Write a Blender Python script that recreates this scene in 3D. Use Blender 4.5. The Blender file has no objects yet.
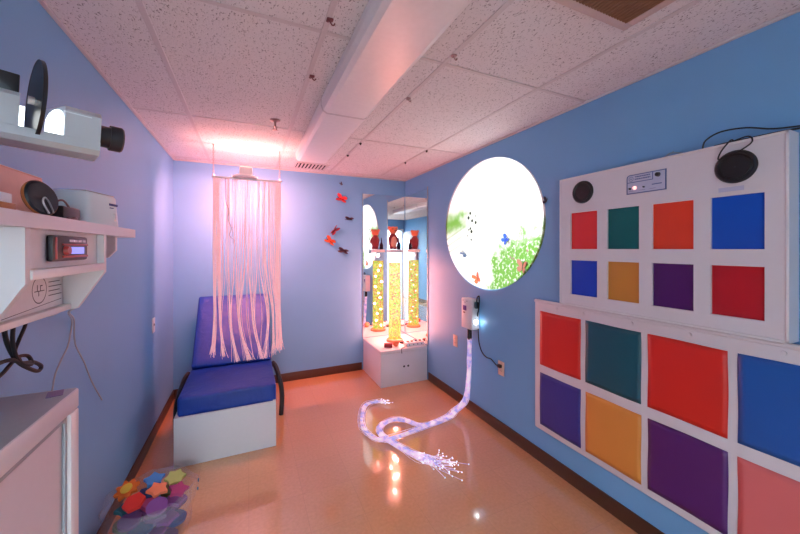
import bpy, bmesh, math, random
from mathutils import Vector, Matrix, noise
random.seed(7)
S = bpy.context.scene
COL = S.collection
PI = math.pi

# ------------------------------------------------------------------ helpers
class MB:
    def __init__(self):
        self.bm = bmesh.new()
    def box(self, a, b, bev=0.0, seg=2, rot=None):
        bm = self.bm
        a = Vector(a); b = Vector(b)
        c = (a + b) / 2; d = b - a
        t = bmesh.new()
        bmesh.ops.create_cube(t, size=1.0)
        bmesh.ops.scale(t, vec=d, verts=t.verts)
        if bev > 0:
            bmesh.ops.bevel(t, geom=t.edges[:], offset=min(bev, min(d) * .49), segments=seg, profile=.5, affect='EDGES')
        if rot is not None:
            bmesh.ops.transform(t, matrix=rot, verts=t.verts)
        bmesh.ops.translate(t, vec=c, verts=t.verts)
        self._merge(t)
        return self
    def _merge(self, t):
        me = bpy.data.meshes.new('tmp'); t.to_mesh(me); t.free()
        self.bm.from_mesh(me); bpy.data.meshes.remove(me)
    def cyl(self, p0, p1, r0, r1=None, seg=24, cap=True):
        if r1 is None: r1 = r0
        p0 = Vector(p0); p1 = Vector(p1); d = p1 - p0
        t = bmesh.new()
        bmesh.ops.create_cone(t, cap_ends=cap, segments=seg, radius1=r0, radius2=r1, depth=d.length)
        q = Vector((0, 0, 1)).rotation_difference(d.normalized())
        bmesh.ops.transform(t, matrix=Matrix.Translation((p0 + p1) / 2) @ q.to_matrix().to_4x4(), verts=t.verts)
        self._merge(t)
        return self
    def ball(self, c, r, sc=(1, 1, 1), seg=20, rings=12, rot=None):
        t = bmesh.new()
        bmesh.ops.create_uvsphere(t, u_segments=seg, v_segments=rings, radius=r)
        bmesh.ops.scale(t, vec=sc, verts=t.verts)
        if rot is not None: bmesh.ops.transform(t, matrix=rot, verts=t.verts)
        bmesh.ops.translate(t, vec=c, verts=t.verts)
        self._merge(t)
        return self
    def tube(self, pts, r, seg=6, smooth=0, r_end=None):
        pts = [Vector(p) for p in pts]
        if smooth: pts = crom(pts, smooth)
        bm = self.bm
        n = len(pts); rings = []
        up = Vector((0.13, 0.27, 0.95)).normalized()
        prev = None
        for i, p in enumerate(pts):
            d = (pts[min(i + 1, n - 1)] - pts[max(i - 1, 0)])
            d = d.normalized() if d.length > 1e-9 else Vector((0, 0, 1))
            if prev is None:
                u = d.cross(up)
                if u.length < 1e-3: u = d.cross(Vector((1, 0, 0)))
            else:
                u = prev - d * prev.dot(d)
            u.normalize(); v = d.cross(u); prev = u
            rr = r if r_end is None else r + (r_end - r) * i / (n - 1)
            rings.append([bm.verts.new(p + (u * math.cos(2 * PI * k / seg) + v * math.sin(2 * PI * k / seg)) * rr) for k in range(seg)])
        for i in range(n - 1):
            for k in range(seg):
                bm.faces.new((rings[i][k], rings[i][(k + 1) % seg], rings[i + 1][(k + 1) % seg], rings[i + 1][k]))
        bm.faces.new(rings[0][::-1]); bm.faces.new(rings[-1])
        return self
    def prism(self, poly, h, mat=None):
        """poly in local xy, extruded 0..h in z, then matrix"""
        t = bmesh.new()
        lo = [t.verts.new((x, y, 0)) for x, y in poly]
        hi = [t.verts.new((x, y, h)) for x, y in poly]
        n = len(poly)
        t.faces.new(lo[::-1]); t.faces.new(hi)
        for i in range(n):
            t.faces.new((lo[i], lo[(i + 1) % n], hi[(i + 1) % n], hi[i]))
        if mat is not None: bmesh.ops.transform(t, matrix=mat, verts=t.verts)
        bmesh.ops.recalc_face_normals(t, faces=t.faces[:])
        self._merge(t)
        return self
    def lathe(self, prof, c=(0, 0, 0), seg=32, mat=None, wob=None):
        """prof list of (r,z)"""
        t = bmesh.new(); rings = []
        for r, z in prof:
            ring = []
            for k in range(seg):
                a = 2 * PI * k / seg
                rr = r if wob is None else wob(r, z, a)
                zz = z
                ring.append(t.verts.new((rr * math.cos(a), rr * math.sin(a), zz)))
            rings.append(ring)
        for i in range(len(rings) - 1):
            for k in range(seg):
                t.faces.new((rings[i][k], rings[i][(k + 1) % seg], rings[i + 1][(k + 1) % seg], rings[i + 1][k]))
        if prof[0][0] > 1e-6: t.faces.new(rings[0][::-1])
        if mat is not None: bmesh.ops.transform(t, matrix=mat, verts=t.verts)
        bmesh.ops.translate(t, vec=c, verts=t.verts)
        bmesh.ops.remove_doubles(t, verts=t.verts, dist=1e-6)
        self._merge(t)
        return self
    def build(self, name, mat, parent=None, smooth=True, angle=0.7):
        bm = self.bm
        if parent is not None:
            bmesh.ops.translate(bm, vec=-Vector(WORLD_LOC.get(parent, (0, 0, 0))), verts=bm.verts)
        me = bpy.data.meshes.new(name)
        if smooth:
            for f in bm.faces: f.smooth = True
        bm.to_mesh(me); bm.free()
        if smooth: me.set_sharp_from_angle(angle=angle)
        o = bpy.data.objects.new(name, me)
        COL.objects.link(o)
        me.materials.append(mat)
        if parent is not None:
            o.parent = parent
            WORLD_LOC[o] = WORLD_LOC.get(parent, (0, 0, 0))
        return o
WORLD_LOC = {}

def crom(P, n):
    out = []
    for i in range(len(P) - 1):
        p0 = P[max(i - 1, 0)]; p1 = P[i]; p2 = P[i + 1]; p3 = P[min(i + 2, len(P) - 1)]
        for k in range(n):
            t = k / n
            out.append(.5 * ((2 * p1) + (p2 - p0) * t + (2 * p0 - 5 * p1 + 4 * p2 - p3) * t * t + (3 * p1 - p0 - 3 * p2 + p3) * t ** 3))
    out.append(P[-1])
    return out

def tag(o, label=None, cat=None, group=None, kind=None):
    if label: o['label'] = label
    if cat: o['category'] = cat
    if group: o['group'] = group
    if kind: o['kind'] = kind
    return o
def thing(name, loc, label, cat, group=None):
    o = bpy.data.objects.new(name, None); COL.objects.link(o)
    o.location = loc; o.empty_display_size = .1
    WORLD_LOC[o] = tuple(loc)
    return tag(o, label, cat, group)
def copy_tree(o, parent=None):
    c = o.copy(); COL.objects.link(c)
    if parent is not None: c.parent = parent
    for ch in list(o.children): copy_tree(ch, c)
    return c
def struct(mb, name, mat, **k):
    o = mb.build(name, mat, **k); o['kind'] = 'structure'; return o

# ---------------------------------------------------------------- materials
def mat_base(name):
    m = bpy.data.materials.new(name); m.use_nodes = True
    nt = m.node_tree; b = nt.nodes['Principled BSDF']
    return m, nt, b
def N(nt, typ, **kw):
    n = nt.nodes.new(typ)
    for k, v in kw.items():
        if k.startswith('i_'): n.inputs[k[2:].replace('_', ' ')].default_value = v
        else: setattr(n, k, v)
    return n
def pm(name, col, rough=.5, metal=0, noise_scale=40, noise_amt=.06, bump=.0, bump_scale=200, coat=0, emis=None, estr=0, spec=.5, sheen=0):
    m, nt, b = mat_base(name)
    tc = N(nt, 'ShaderNodeTexCoord')
    nz = N(nt, 'ShaderNodeTexNoise'); nz.inputs['Scale'].default_value = noise_scale; nz.inputs['Detail'].default_value = 4
    nt.links.new(tc.outputs['Object'], nz.inputs['Vector'])
    mx = N(nt, 'ShaderNodeMix', data_type='RGBA')
    mx.inputs[6].default_value = (*[c * (1 - noise_amt) for c in col], 1)
    mx.inputs[7].default_value = (*[min(1, c * (1 + noise_amt)) for c in col], 1)
    nt.links.new(nz.outputs['Fac'], mx.inputs[0])
    nt.links.new(mx.outputs[2], b.inputs['Base Color'])
    b.inputs['Roughness'].default_value = rough; b.inputs['Metallic'].default_value = metal
    b.inputs['Specular IOR Level'].default_value = spec
    if coat: b.inputs['Coat Weight'].default_value = coat; b.inputs['Coat Roughness'].default_value = .08
    if sheen: b.inputs['Sheen Weight'].default_value = sheen
    if emis: b.inputs['Emission Color'].default_value = (*emis, 1); b.inputs['Emission Strength'].default_value = estr
    if bump:
        n2 = N(nt, 'ShaderNodeTexNoise'); n2.inputs['Scale'].default_value = bump_scale; n2.inputs['Detail'].default_value = 3
        nt.links.new(tc.outputs['Object'], n2.inputs['Vector'])
        bp = N(nt, 'ShaderNodeBump'); bp.inputs['Strength'].default_value = bump; bp.inputs['Distance'].default_value = .004
        nt.links.new(n2.outputs['Fac'], bp.inputs['Height']); nt.links.new(bp.outputs['Normal'], b.inputs['Normal'])
    return m

M = {}
M['paint'] = pm('blue_wall_paint', (.165, .395, .68), .45, noise_scale=6, noise_amt=.03, bump=.08, bump_scale=90)
M['white'] = pm('white_laminate', (.74, .72, .74), .38, noise_amt=.02)
M['board'] = pm('white_board', (.70, .67, .71), .45, noise_amt=.02)
M['vinyl_white'] = pm('white_vinyl', (.72, .66, .69), .42, noise_scale=12, noise_amt=.05, bump=.15, bump_scale=25)
M['black'] = pm('black_plastic', (.012, .012, .016), .4)
M['blackrub'] = pm('black_rubber', (.01, .01, .013), .6)
M['speaker'] = pm('speaker_cone', (.018, .02, .03), .5, noise_scale=300, noise_amt=.3)
M['grey'] = pm('grey_plastic', (.33, .36, .40), .35)
M['silver'] = pm('silver_casing', (.52, .55, .58), .28, metal=.25, noise_amt=.03)
M['steel'] = pm('steel', (.5, .5, .52), .3, metal=.9)
M['offwhite'] = pm('off_white_plastic', (.72, .80, .84), .3, noise_amt=.02)
M['beige'] = pm('beige_plate', (.78, .52, .40), .45)
M['carton'] = pm('pink_carton', (.85, .48, .42), .6)
M['brownstrip'] = pm('brown_vinyl_baseboard', (.075, .028, .014), .4, noise_scale=8, noise_amt=.2)
M['acrylic'] = pm('diffuser_acrylic', (.78, .74, .76), .3, bump=.1, bump_scale=250)
M['gridwhite'] = pm('white_grid_metal', (.58, .54, .56), .5)
M['ventbrown'] = pm('rusty_vent_metal', (.20, .10, .05), .5, noise_amt=.2)
M['ventframe'] = pm('tan_vent_frame', (.55, .44, .42), .5)
M['dark'] = pm('dark_recess', (.012, .009, .009), .8)
M['clipred'] = pm('dark_red_plastic', (.16, .04, .05), .4)
M['clipsilver'] = pm('small_metal_clip', (.45, .3, .3), .35, metal=.5)
M['peach'] = pm('peach_plush', (.75, .34, .22), .9, sheen=.4, bump=.4, bump_scale=300)
M['maroon'] = pm('maroon_plush', (.30, .04, .05), .9, sheen=.3, bump=.4, bump_scale=300)
M['orangep'] = pm('orange_plush', (.85, .22, .10), .9, sheen=.3, bump=.3, bump_scale=300)
M['darkbottle'] = pm('dark_bottle', (.03, .015, .04), .25)
M['purplelabel'] = pm('purple_label', (.10, .03, .28), .5)
M['labelblue'] = pm('blue_print', (.03, .05, .22), .5)
M['redled'] = pm('red_trim', (.40, .04, .04), .35)
M['paper'] = pm('paper', (.80, .78, .80), .6)
M['ink'] = pm('ink', (.05, .04, .06), .6)
M['goldband'] = pm('amber_card', (.5, .16, .05), .5)

def glow(name, col, strength, base=None):
    m, nt, b = mat_base(name)
    b.inputs['Base Color'].default_value = (*(base or col), 1)
    b.inputs['Emission Color'].default_value = (*col, 1); b.inputs['Emission Strength'].default_value = strength
    b.inputs['Roughness'].default_value = .4
    return m
M['lcd'] = glow('lcd_screen', (.25, .28, 1.0), 1.0, (.02, .02, .05))
M['lens_glow'] = glow('lamp_lens', (.85, .95, 1.0), 1.6)
M['led'] = glow('led', (1, .45, .4), 1.5)

# floor: speckled glossy vinyl tiles
def floor_mat():
    m, nt, b = mat_base('vinyl_floor_tiles')
    tc = N(nt, 'ShaderNodeTexCoord')
    n1 = N(nt, 'ShaderNodeTexNoise'); n1.inputs['Scale'].default_value = 5; n1.inputs['Detail'].default_value = 6
    n2 = N(nt, 'ShaderNodeTexNoise'); n2.inputs['Scale'].default_value = 55; n2.inputs['Detail'].default_value = 5
    for n in (n1, n2): nt.links.new(tc.outputs['Object'], n.inputs['Vector'])
    br = N(nt, 'ShaderNodeTexBrick'); br.offset = 0; br.squash = 1
    br.inputs['Scale'].default_value = 1; br.inputs['Brick Width'].default_value = .305; br.inputs['Row Height'].default_value = .305
    br.inputs['Mortar Size'].default_value = .0012; br.inputs['Bias'].default_value = 0
    br.inputs['Color1'].default_value = (.68, .335, .155, 1); br.inputs['Color2'].default_value = (.65, .315, .145, 1)
    br.inputs['Mortar'].default_value = (.56, .27, .13, 1)
    nt.links.new(tc.outputs['Object'], br.inputs['Vector'])
    mx = N(nt, 'ShaderNodeMix', data_type='RGBA', blend_type='MULTIPLY'); mx.inputs[0].default_value = .5
    cr = N(nt, 'ShaderNodeValToRGB'); cr.color_ramp.elements[0].position = .3; cr.color_ramp.elements[0].color = (.78, .74, .70, 1)
    cr.color_ramp.elements[1].position = .7; cr.color_ramp.elements[1].color = (1, 1, 1, 1)
    nt.links.new(n2.outputs['Fac'], cr.inputs[0])
    nt.links.new(br.outputs['Color'], mx.inputs[6]); nt.links.new(cr.outputs[0], mx.inputs[7])
    nt.links.new(mx.outputs[2], b.inputs['Base Color'])
    rr = N(nt, 'ShaderNodeMapRange'); rr.inputs[3].default_value = .07; rr.inputs[4].default_value = .18
    nt.links.new(n1.outputs['Fac'], rr.inputs[0]); nt.links.new(rr.outputs[0], b.inputs['Roughness'])
    b.inputs['Specular IOR Level'].default_value = .5
    b.inputs['Coat Weight'].default_value = .9; b.inputs['Coat Roughness'].default_value = .05; b.inputs['Coat IOR'].default_value = 1.6
    bp = N(nt, 'ShaderNodeBump'); bp.inputs['Strength'].default_value = .06; bp.inputs['Distance'].default_value = .004
    nt.links.new(n1.outputs['Fac'], bp.inputs['Height']); nt.links.new(bp.outputs['Normal'], b.inputs['Normal'])
    return m
M['floor'] = floor_mat()

def ceil_mat():
    m, nt, b = mat_base('fissured_ceiling_tile')
    tc = N(nt, 'ShaderNodeTexCoord')
    mp = N(nt, 'ShaderNodeMapping'); mp.inputs['Scale'].default_value = (150, 82, 1)
    nt.links.new(tc.outputs['Object'], mp.inputs[0])
    n1 = N(nt, 'ShaderNodeTexNoise'); n1.inputs['Scale'].default_value = 1.0; n1.inputs['Detail'].default_value = 3; n1.inputs['Roughness'].default_value = .65
    nt.links.new(mp.outputs[0], n1.inputs['Vector'])
    cr = N(nt, 'ShaderNodeValToRGB'); cr.color_ramp.elements[0].position = .33; cr.color_ramp.elements[0].color = (.17, .155, .165, 1)
    cr.color_ramp.elements[1].position = .42; cr.color_ramp.elements[1].color = (.70, .68, .70, 1)
    nt.links.new(n1.outputs['Fac'], cr.inputs[0])
    nt.links.new(cr.outputs[0], b.inputs['Base Color'])
    b.inputs['Roughness'].default_value = .9
    bp = N(nt, 'ShaderNodeBump'); bp.inputs['Strength'].default_value = .5; bp.inputs['Distance'].default_value = .004
    nt.links.new(n1.outputs['Fac'], bp.inputs['Height']); nt.links.new(bp.outputs['Normal'], b.inputs['Normal'])
    return m
M['ceil'] = ceil_mat()

def mirror_mat():
    m, nt, b = mat_base('mirror_glass')
    b.inputs['Base Color'].default_value = (.90, .92, .93, 1); b.inputs['Metallic'].default_value = 1; b.inputs['Roughness'].default_value = .0
    nz = N(nt, 'ShaderNodeTexNoise'); nz.inputs['Scale'].default_value = 2.0
    mr = N(nt, 'ShaderNodeMapRange'); mr.inputs[3].default_value = .0; mr.inputs[4].default_value = .012
    nt.links.new(nz.outputs['Fac'], mr.inputs[0]); nt.links.new(mr.outputs[0], b.inputs['Roughness'])
    return m
M['mirror'] = mirror_mat()

def vinyl(name, col, rough=.33, wr=.25, ws=9):
    """glossy padded vinyl with soft wrinkles"""
    m, nt, b = mat_base(name)
    tc = N(nt, 'ShaderNodeTexCoord')
    b.inputs['Roughness'].default_value = rough
    nz = N(nt, 'ShaderNodeTexNoise'); nz.inputs['Scale'].default_value = ws; nz.inputs['Detail'].default_value = 2; nz.inputs['Distortion'].default_value = .8
    nt.links.new(tc.outputs['Object'], nz.inputs['Vector'])
    n3 = N(nt, 'ShaderNodeTexNoise'); n3.inputs['Scale'].default_value = 3
    nt.links.new(tc.outputs['Object'], n3.inputs['Vector'])
    mx = N(nt, 'ShaderNodeMix', data_type='RGBA'); mx.inputs[6].default_value = (*[c * .92 for c in col], 1); mx.inputs[7].default_value = (*[min(1, c * 1.08) for c in col], 1)
    nt.links.new(n3.outputs['Fac'], mx.inputs[0]); nt.links.new(mx.outputs[2], b.inputs['Base Color'])
    bp = N(nt, 'ShaderNodeBump'); bp.inputs['Strength'].default_value = wr; bp.inputs['Distance'].default_value = .02
    nt.links.new(nz.outputs['Fac'], bp.inputs['Height']); nt.links.new(bp.outputs['Normal'], b.inputs['Normal'])
    return m
M['mat_blue'] = vinyl('blue_vinyl_mattress', (.003, .042, .33), .45, .35, 11)
PADC = {'red': (.70, .020, .012), 'teal': (.001, .085, .13), 'blue': (.006, .10, .42), 'indigo': (.038, .03, .23), 'orange': (.75, .27, .05),
        'purple': (.09, .012, .14), 'pink': (.72, .16, .16)}
for k, v in PADC.items(): M['pad_' + k] = vinyl('pad_vinyl_' + k, v, .42, .12, 6)
LITC = {'red': (.80, .022, .012), 'teal': (.003, .12, .12), 'vermilion': (.82, .055, .015), 'blue': (.006, .085, .55), 'royal': (.012, .05, .50),
        'amber': (.62, .25, .035), 'violet': (.085, .008, .13), 'crimson': (.52, .01, .018)}
for k, v in LITC.items(): M['cell_' + k] = pm('cell_acrylic_' + k, v, .18, noise_scale=3, noise_amt=.08)

def sheer(name, col, transp, rough=.3, emis=0):
    m, nt, b = mat_base(name)
    out = nt.nodes['Material Output']
    tr = N(nt, 'ShaderNodeBsdfTransparent'); mx = N(nt, 'ShaderNodeMixShader'); mx.inputs[0].default_value = 1 - transp
    b.inputs['Base Color'].default_value = (*col, 1); b.inputs['Roughness'].default_value = rough
    if emis: b.inputs['Emission Color'].default_value = (*col, 1); b.inputs['Emission Strength'].default_value = emis
    nt.links.new(tr.outputs[0], mx.inputs[1]); nt.links.new(b.outputs[0], mx.inputs[2]); nt.links.new(mx.outputs[0], out.inputs[0])
    return m
M['bag'] = sheer('clear_plastic_bag', (.70, .70, .78), .90, .12)
M['acrylic_tube'] = sheer('acrylic_tube', (.10, .08, .08), .90, .05)
M['wheel_glass'] = sheer('effect_wheel_glass', (.45, .60, .85), .45, .05)

def water_mat():
    m, nt, b = mat_base('bubbling_lit_water')
    out = nt.nodes['Material Output']
    tc = N(nt, 'ShaderNodeTexCoord')
    vo = N(nt, 'ShaderNodeTexVoronoi'); vo.inputs['Scale'].default_value = 58
    nt.links.new(tc.outputs['Object'], vo.inputs['Vector'])
    sp = N(nt, 'ShaderNodeSeparateColor'); nt.links.new(vo.outputs['Color'], sp.inputs[0])
    cr = N(nt, 'ShaderNodeValToRGB'); e = cr.color_ramp.elements
    e[0].position = 0; e[0].color = (1, .10, .03, 1); e[1].position = 1; e[1].color = (1, .9, .30, 1)
    e[0].color = (.95, .26, .12, 1); e[-1].color = (1, .95, .30, 1); cr.color_ramp.interpolation = 'CONSTANT'
    for p, c in ((.14, (1.0, .50, .14)), (.30, (.62, .62, .06)), (.44, (.40, .80, .08)), (.58, (1.0, .80, .12)), (.80, (.75, 1.0, .20))):
        x = e.new(p); x.color = (*c, 1)
    nt.links.new(sp.outputs[0], cr.inputs[0])
    em = N(nt, 'ShaderNodeEmission'); em.inputs['Strength'].default_value = .9
    nt.links.new(cr.outputs[0], em.inputs['Color'])
    tr = N(nt, 'ShaderNodeBsdfTransparent'); mx = N(nt, 'ShaderNodeMixShader'); mx.inputs[0].default_value = .74
    nt.links.new(tr.outputs[0], mx.inputs[1]); nt.links.new(em.outputs[0], mx.inputs[2]); nt.links.new(mx.outputs[0], out.inputs[0])
    return m
M['water'] = water_mat()
M['bubble'] = glow('lit_bubble', (.95, .90, .25), .9, (.02, .02, .01))
def strand_mat():
    m, nt, b = mat_base('glowing_fibre_strand')
    tc = N(nt, 'ShaderNodeTexCoord')
    wv = N(nt, 'ShaderNodeTexWave', bands_direction='DIAGONAL'); wv.inputs['Scale'].default_value = 60; wv.inputs['Distortion'].default_value = 3
    nt.links.new(tc.outputs['Object'], wv.inputs['Vector'])
    cr = N(nt, 'ShaderNodeValToRGB'); cr.color_ramp.elements[0].color = (.70, .27, .33, 1); cr.color_ramp.elements[1].color = (1, .74, .74, 1)
    nt.links.new(wv.outputs['Fac'], cr.inputs[0]); nt.links.new(cr.outputs[0], b.inputs['Base Color']); nt.links.new(cr.outputs[0], b.inputs['Emission Color'])
    b.inputs['Emission Strength'].default_value = .30; b.inputs['Roughness'].default_value = .3
    return m
M['strand'] = strand_mat()
def fibre_mat():
    m, nt, b = mat_base('glowing_fibre_tail')
    tc = N(nt, 'ShaderNodeTexCoord'); nz = N(nt, 'ShaderNodeTexNoise'); nz.inputs['Scale'].default_value = 20; nz.inputs['Detail'].default_value = 2
    nt.links.new(tc.outputs['Object'], nz.inputs['Vector'])
    cr = N(nt, 'ShaderNodeValToRGB'); e = cr.color_ramp.elements
    e[0].position = .36; e[0].color = (.45, .48, .85, 1); e[1].position = .66; e[1].color = (1, .93, 1, 1)
    x = e.new(.5); x.color = (.88, .70, .90, 1)
    nt.links.new(nz.outputs['Fac'], cr.inputs[0]); nt.links.new(cr.outputs[0], b.inputs['Base Color']); nt.links.new(cr.outputs[0], b.inputs['Emission Color'])
    b.inputs['Emission Strength'].default_value = .20; b.inputs['Roughness'].default_value = .3
    return m
M['fibre'] = fibre_mat()
M['fibretip'] = glow('glowing_fibre_tip', (.80, .88, 1.0), 1.0, (.8, .8, .9))
M['wire'] = pm('thin_dark_wire', (.12, .02, .04), .4)

def picture_mat(cy, cz):
    """projected meadow picture painted in base colour: white haze, grassy bank lower right, green slope left"""
    m, nt, b = mat_base('painted_meadow_light')
    geo = N(nt, 'ShaderNodeNewGeometry'); sx = N(nt, 'ShaderNodeSeparateXYZ'); nt.links.new(geo.outputs['Position'], sx.inputs[0])
    def mth(op, a, bb=None):
        n = N(nt, 'ShaderNodeMath', operation=op)
        for i, v in enumerate((a, bb)):
            if v is None: continue
            if isinstance(v, (int, float)): n.inputs[i].default_value = v
            else: nt.links.new(v, n.inputs[i])
        return n.outputs[0]
    u = mth('DIVIDE', mth('SUBTRACT', cy, sx.outputs['Y']), .6525)   # -1 left .. 1 right
    v = mth('DIVIDE', mth('SUBTRACT', sx.outputs['Z'], cz), .561)
    nz = N(nt, 'ShaderNodeTexNoise'); nz.inputs['Scale'].default_value = 9; nz.inputs['Detail'].default_value = 5
    nf = N(nt, 'ShaderNodeTexNoise'); nf.inputs['Scale'].default_value = 38; nf.inputs['Detail'].default_value = 3
    nt.links.new(geo.outputs['Position'], nz.inputs['Vector']); nt.links.new(geo.outputs['Position'], nf.inputs['Vector'])
    wob = mth('MULTIPLY', mth('SUBTRACT', nz.outputs['Fac'], .5), .9)
    def sstep(val, lo, hi):
        n = N(nt, 'ShaderNodeMapRange', interpolation_type='SMOOTHSTEP'); n.inputs[1].default_value = lo; n.inputs[2].default_value = hi
        nt.links.new(val, n.inputs[0]); return n.outputs[0]
    # lower right bank: v < -0.35 + .5*(u-.0)
    d1 = mth('ADD', mth('SUBTRACT', mth('SUBTRACT', mth('MULTIPLY', u, .42), .42), v), wob)
    bank = mth('MULTIPLY', sstep(d1, -.12, .22), sstep(mth('ADD', u, mth('MULTIPLY', wob, .5)), -.02, .16))
    bank = mth('MULTIPLY', bank, sstep(nf.outputs['Fac'], .20, .52))
    # left slope: band around v = .1 , u<-.45
    d2 = mth('ABSOLUTE', mth('SUBTRACT', mth('ADD', v, mth('MULTIPLY', mth('ADD', u, 1), -.18)), .04))
    slope = mth('MULTIPLY', sstep(mth('ADD', d2, mth('MULTIPLY', wob, .25)), .34, .02), sstep(mth('ADD', u, mth('MULTIPLY', wob, .6)), -.28, -.68))
    # streaks below the left slope
    d3 = mth('SUBTRACT', v, mth('MULTIPLY', mth('ADD', u, 1), .42))
    wv = mth('SINE', mth('MULTIPLY', d3, 48))
    streak = mth('MULTIPLY', sstep(wv, .2, 1.0), mth('MULTIPLY', sstep(u, -.3, -.6), mth('MULTIPLY', sstep(v, .12, -.05), sstep(v, -.6, -.4))))
    # flower specks in the middle left
    vo = N(nt, 'ShaderNodeTexVoronoi'); vo.inputs['Scale'].default_value = 17; nt.links.new(geo.outputs['Position'], vo.inputs['Vector'])
    r2 = mth('ADD', mth('POWER', mth('DIVIDE', mth('ADD', u, .32), .16), 2), mth('POWER', mth('DIVIDE', mth('SUBTRACT', v, .02), .34), 2))
    speck = mth('MULTIPLY', sstep(vo.outputs['Distance'], .36, .22), sstep(r2, 1.0, .6))
    r3 = mth('ADD', mth('POWER', mth('DIVIDE', mth('SUBTRACT', u, .62), .30), 2), mth('POWER', mth('DIVIDE', mth('ADD', v, .42), .32), 2))
    speck2 = mth('MULTIPLY', sstep(vo.outputs['Distance'], .26, .14), sstep(r3, 1.0, .6))
    halo = mth('MULTIPLY', sstep(r2, 1.6, .5), .35)
    def mixc(fac, ca, cb):
        n = N(nt, 'ShaderNodeMix', data_type='RGBA')
        if isinstance(fac, (int, float)): n.inputs[0].default_value = fac
        else: nt.links.new(fac, n.inputs[0])
        if isinstance(ca, tuple): n.inputs[6].default_value = (*ca, 1)
        else: nt.links.new(ca, n.inputs[6])
        if isinstance(cb, tuple): n.inputs[7].default_value = (*cb, 1)
        else: nt.links.new(cb, n.inputs[7])
        return n.outputs[2]
    c = mixc(halo, (.86, .88, .87), (.36, .52, .26))
    c = mixc(slope, c, (.15, .34, .06))
    c = mixc(mth('MULTIPLY', streak, .55), c, (.20, .32, .14))
    c = mixc(bank, c, (.12, .29, .05))
    c = mixc(speck, c, (.03, .04, .03))
    c = mixc(mth('MULTIPLY', speck2, .7), c, (.30, .14, .18))
    nt.links.new(c, b.inputs['Base Color']); b.inputs['Roughness'].default_value = .8; b.inputs['Specular IOR Level'].default_value = .1
    return m

# ================================================================= SETTING
XL, XR, YB, YF, H = -.697, 1.90, 4.03, -1.55, 2.43
struct(MB().box((XL - .1, YF - .1, -.1), (XR + .1, YB + .1, 0)), 'floor', M['floor'])
ceiling = struct(MB().box((XL - .1, YF - .1, H), (XR + .1, YB + .1, H + .1)), 'ceiling', M['ceil'])
struct(MB().box((XL - .1, YF - .1, 0), (XL, YB + .1, H)), 'wall_left', M['paint'])
struct(MB().box((XR, YF - .1, 0), (XR + .1, YB + .1, H)), 'wall_right', M['paint'])
struct(MB().box((XL, YB, 0), (XR, YB + .1, H)), 'wall_back', M['paint'])
# wall behind the camera with an open doorway to a lit corridor
DX0, DX1, DZ = -.61, .27, 2.08
struct(MB().box((XL, YF - .1, 0), (DX0, YF, H)).box((DX1, YF - .1, 0), (XR, YF, H)).box((DX0, YF - .1, DZ), (DX1, YF, H)), 'wall_front', M['paint'])
struct(MB().box((DX0 - .06, YF, 0), (DX0, YF + .02, DZ + .06), .003).box((DX1, YF, 0), (DX1 + .06, YF + .02, DZ + .06), .003)
       .box((DX0, YF, DZ), (DX1, YF + .02, DZ + .06), .003), 'trim_1', M['white'])
d1 = struct(MB().box((XL + .012, YF + .07, .008), (XL + .050, YF + .92, 2.05), .003), 'door_1', M['white'])
MB().cyl((XL + .050, YF + .86, 1.0), (XL + .085, YF + .86, 1.0), .010).ball((XL + .10, YF + .86, 1.0), .028).build('door_knob', M['steel'], d1)
MB().cyl((XL, YF + .10, .25), (XL + .03, YF + .10, .25), .012).cyl((XL, YF + .10, 1.85), (XL + .03, YF + .10, 1.85), .012).build('hinge', M['steel'], d1)
M['hall'] = pm('corridor_paint', (.80, .82, .82), .6)
struct(MB().box((-1.4, YF - 1.5, -.1), (1.4, YF - .1, 0)), 'floor_corridor', M['floor'])
struct(MB().box((-1.4, YF - 1.6, 0), (1.4, YF - 1.5, H)).box((-1.5, YF - 1.6, 0), (-1.4, YF - .1, H)).box((1.4, YF - 1.6, 0), (1.5, YF - .1, H))
       .box((-1.4, YF - .14, 0), (DX0, YF - .101, H)).box((DX1, YF - .14, 0), (1.4, YF - .101, H)), 'wall_corridor', M['hall'])
struct(MB().box((-1.5, YF - 1.6, H), (1.5, YF - .1, H + .1)), 'ceiling_corridor', M['hall'])
# baseboards
bh, bt = .095, .009
struct(MB().box((XL, YF, 0), (XL + bt, YB, bh), .003), 'baseboard_left', M['brownstrip'])
struct(MB().box((XR - bt, YF, 0), (XR, 3.385, bh), .003), 'baseboard_right', M['brownstrip'])
struct(MB().box((XL + bt, YB - bt, 0), (1.296, YB, bh), .003), 'baseboard_back', M['brownstrip'])
# ceiling grid: bars are parts of the ceiling
def grid(a, b):
    o = MB().box(a, b, .0015, 1).build('grid_bar', M['gridwhite'], ceiling)
for x in (-.367, .286, .872, 1.495):
    grid((x - .012, YF, H - .004), (x + .012, YB, H))
for y in (.17, 1.405, 2.665, 3.90):
    xs = [XL, -.367, .286, .872, 1.495, XR]
    for i in range(5):
        grid((xs[i] + .012, y - .011, H - .0035), (xs[i + 1] - .012, y + .011, H))
for a, b in (((XL, YF, H - .012), (XL + .018, YB, H)), ((XR - .018, YF, H - .012), (XR, YB, H)), ((XL, YB - .018, H - .012), (XR, YB, H))):
    MB().box(a, b, .002, 1).build('edge_angle', M['gridwhite'], ceiling)

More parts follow.
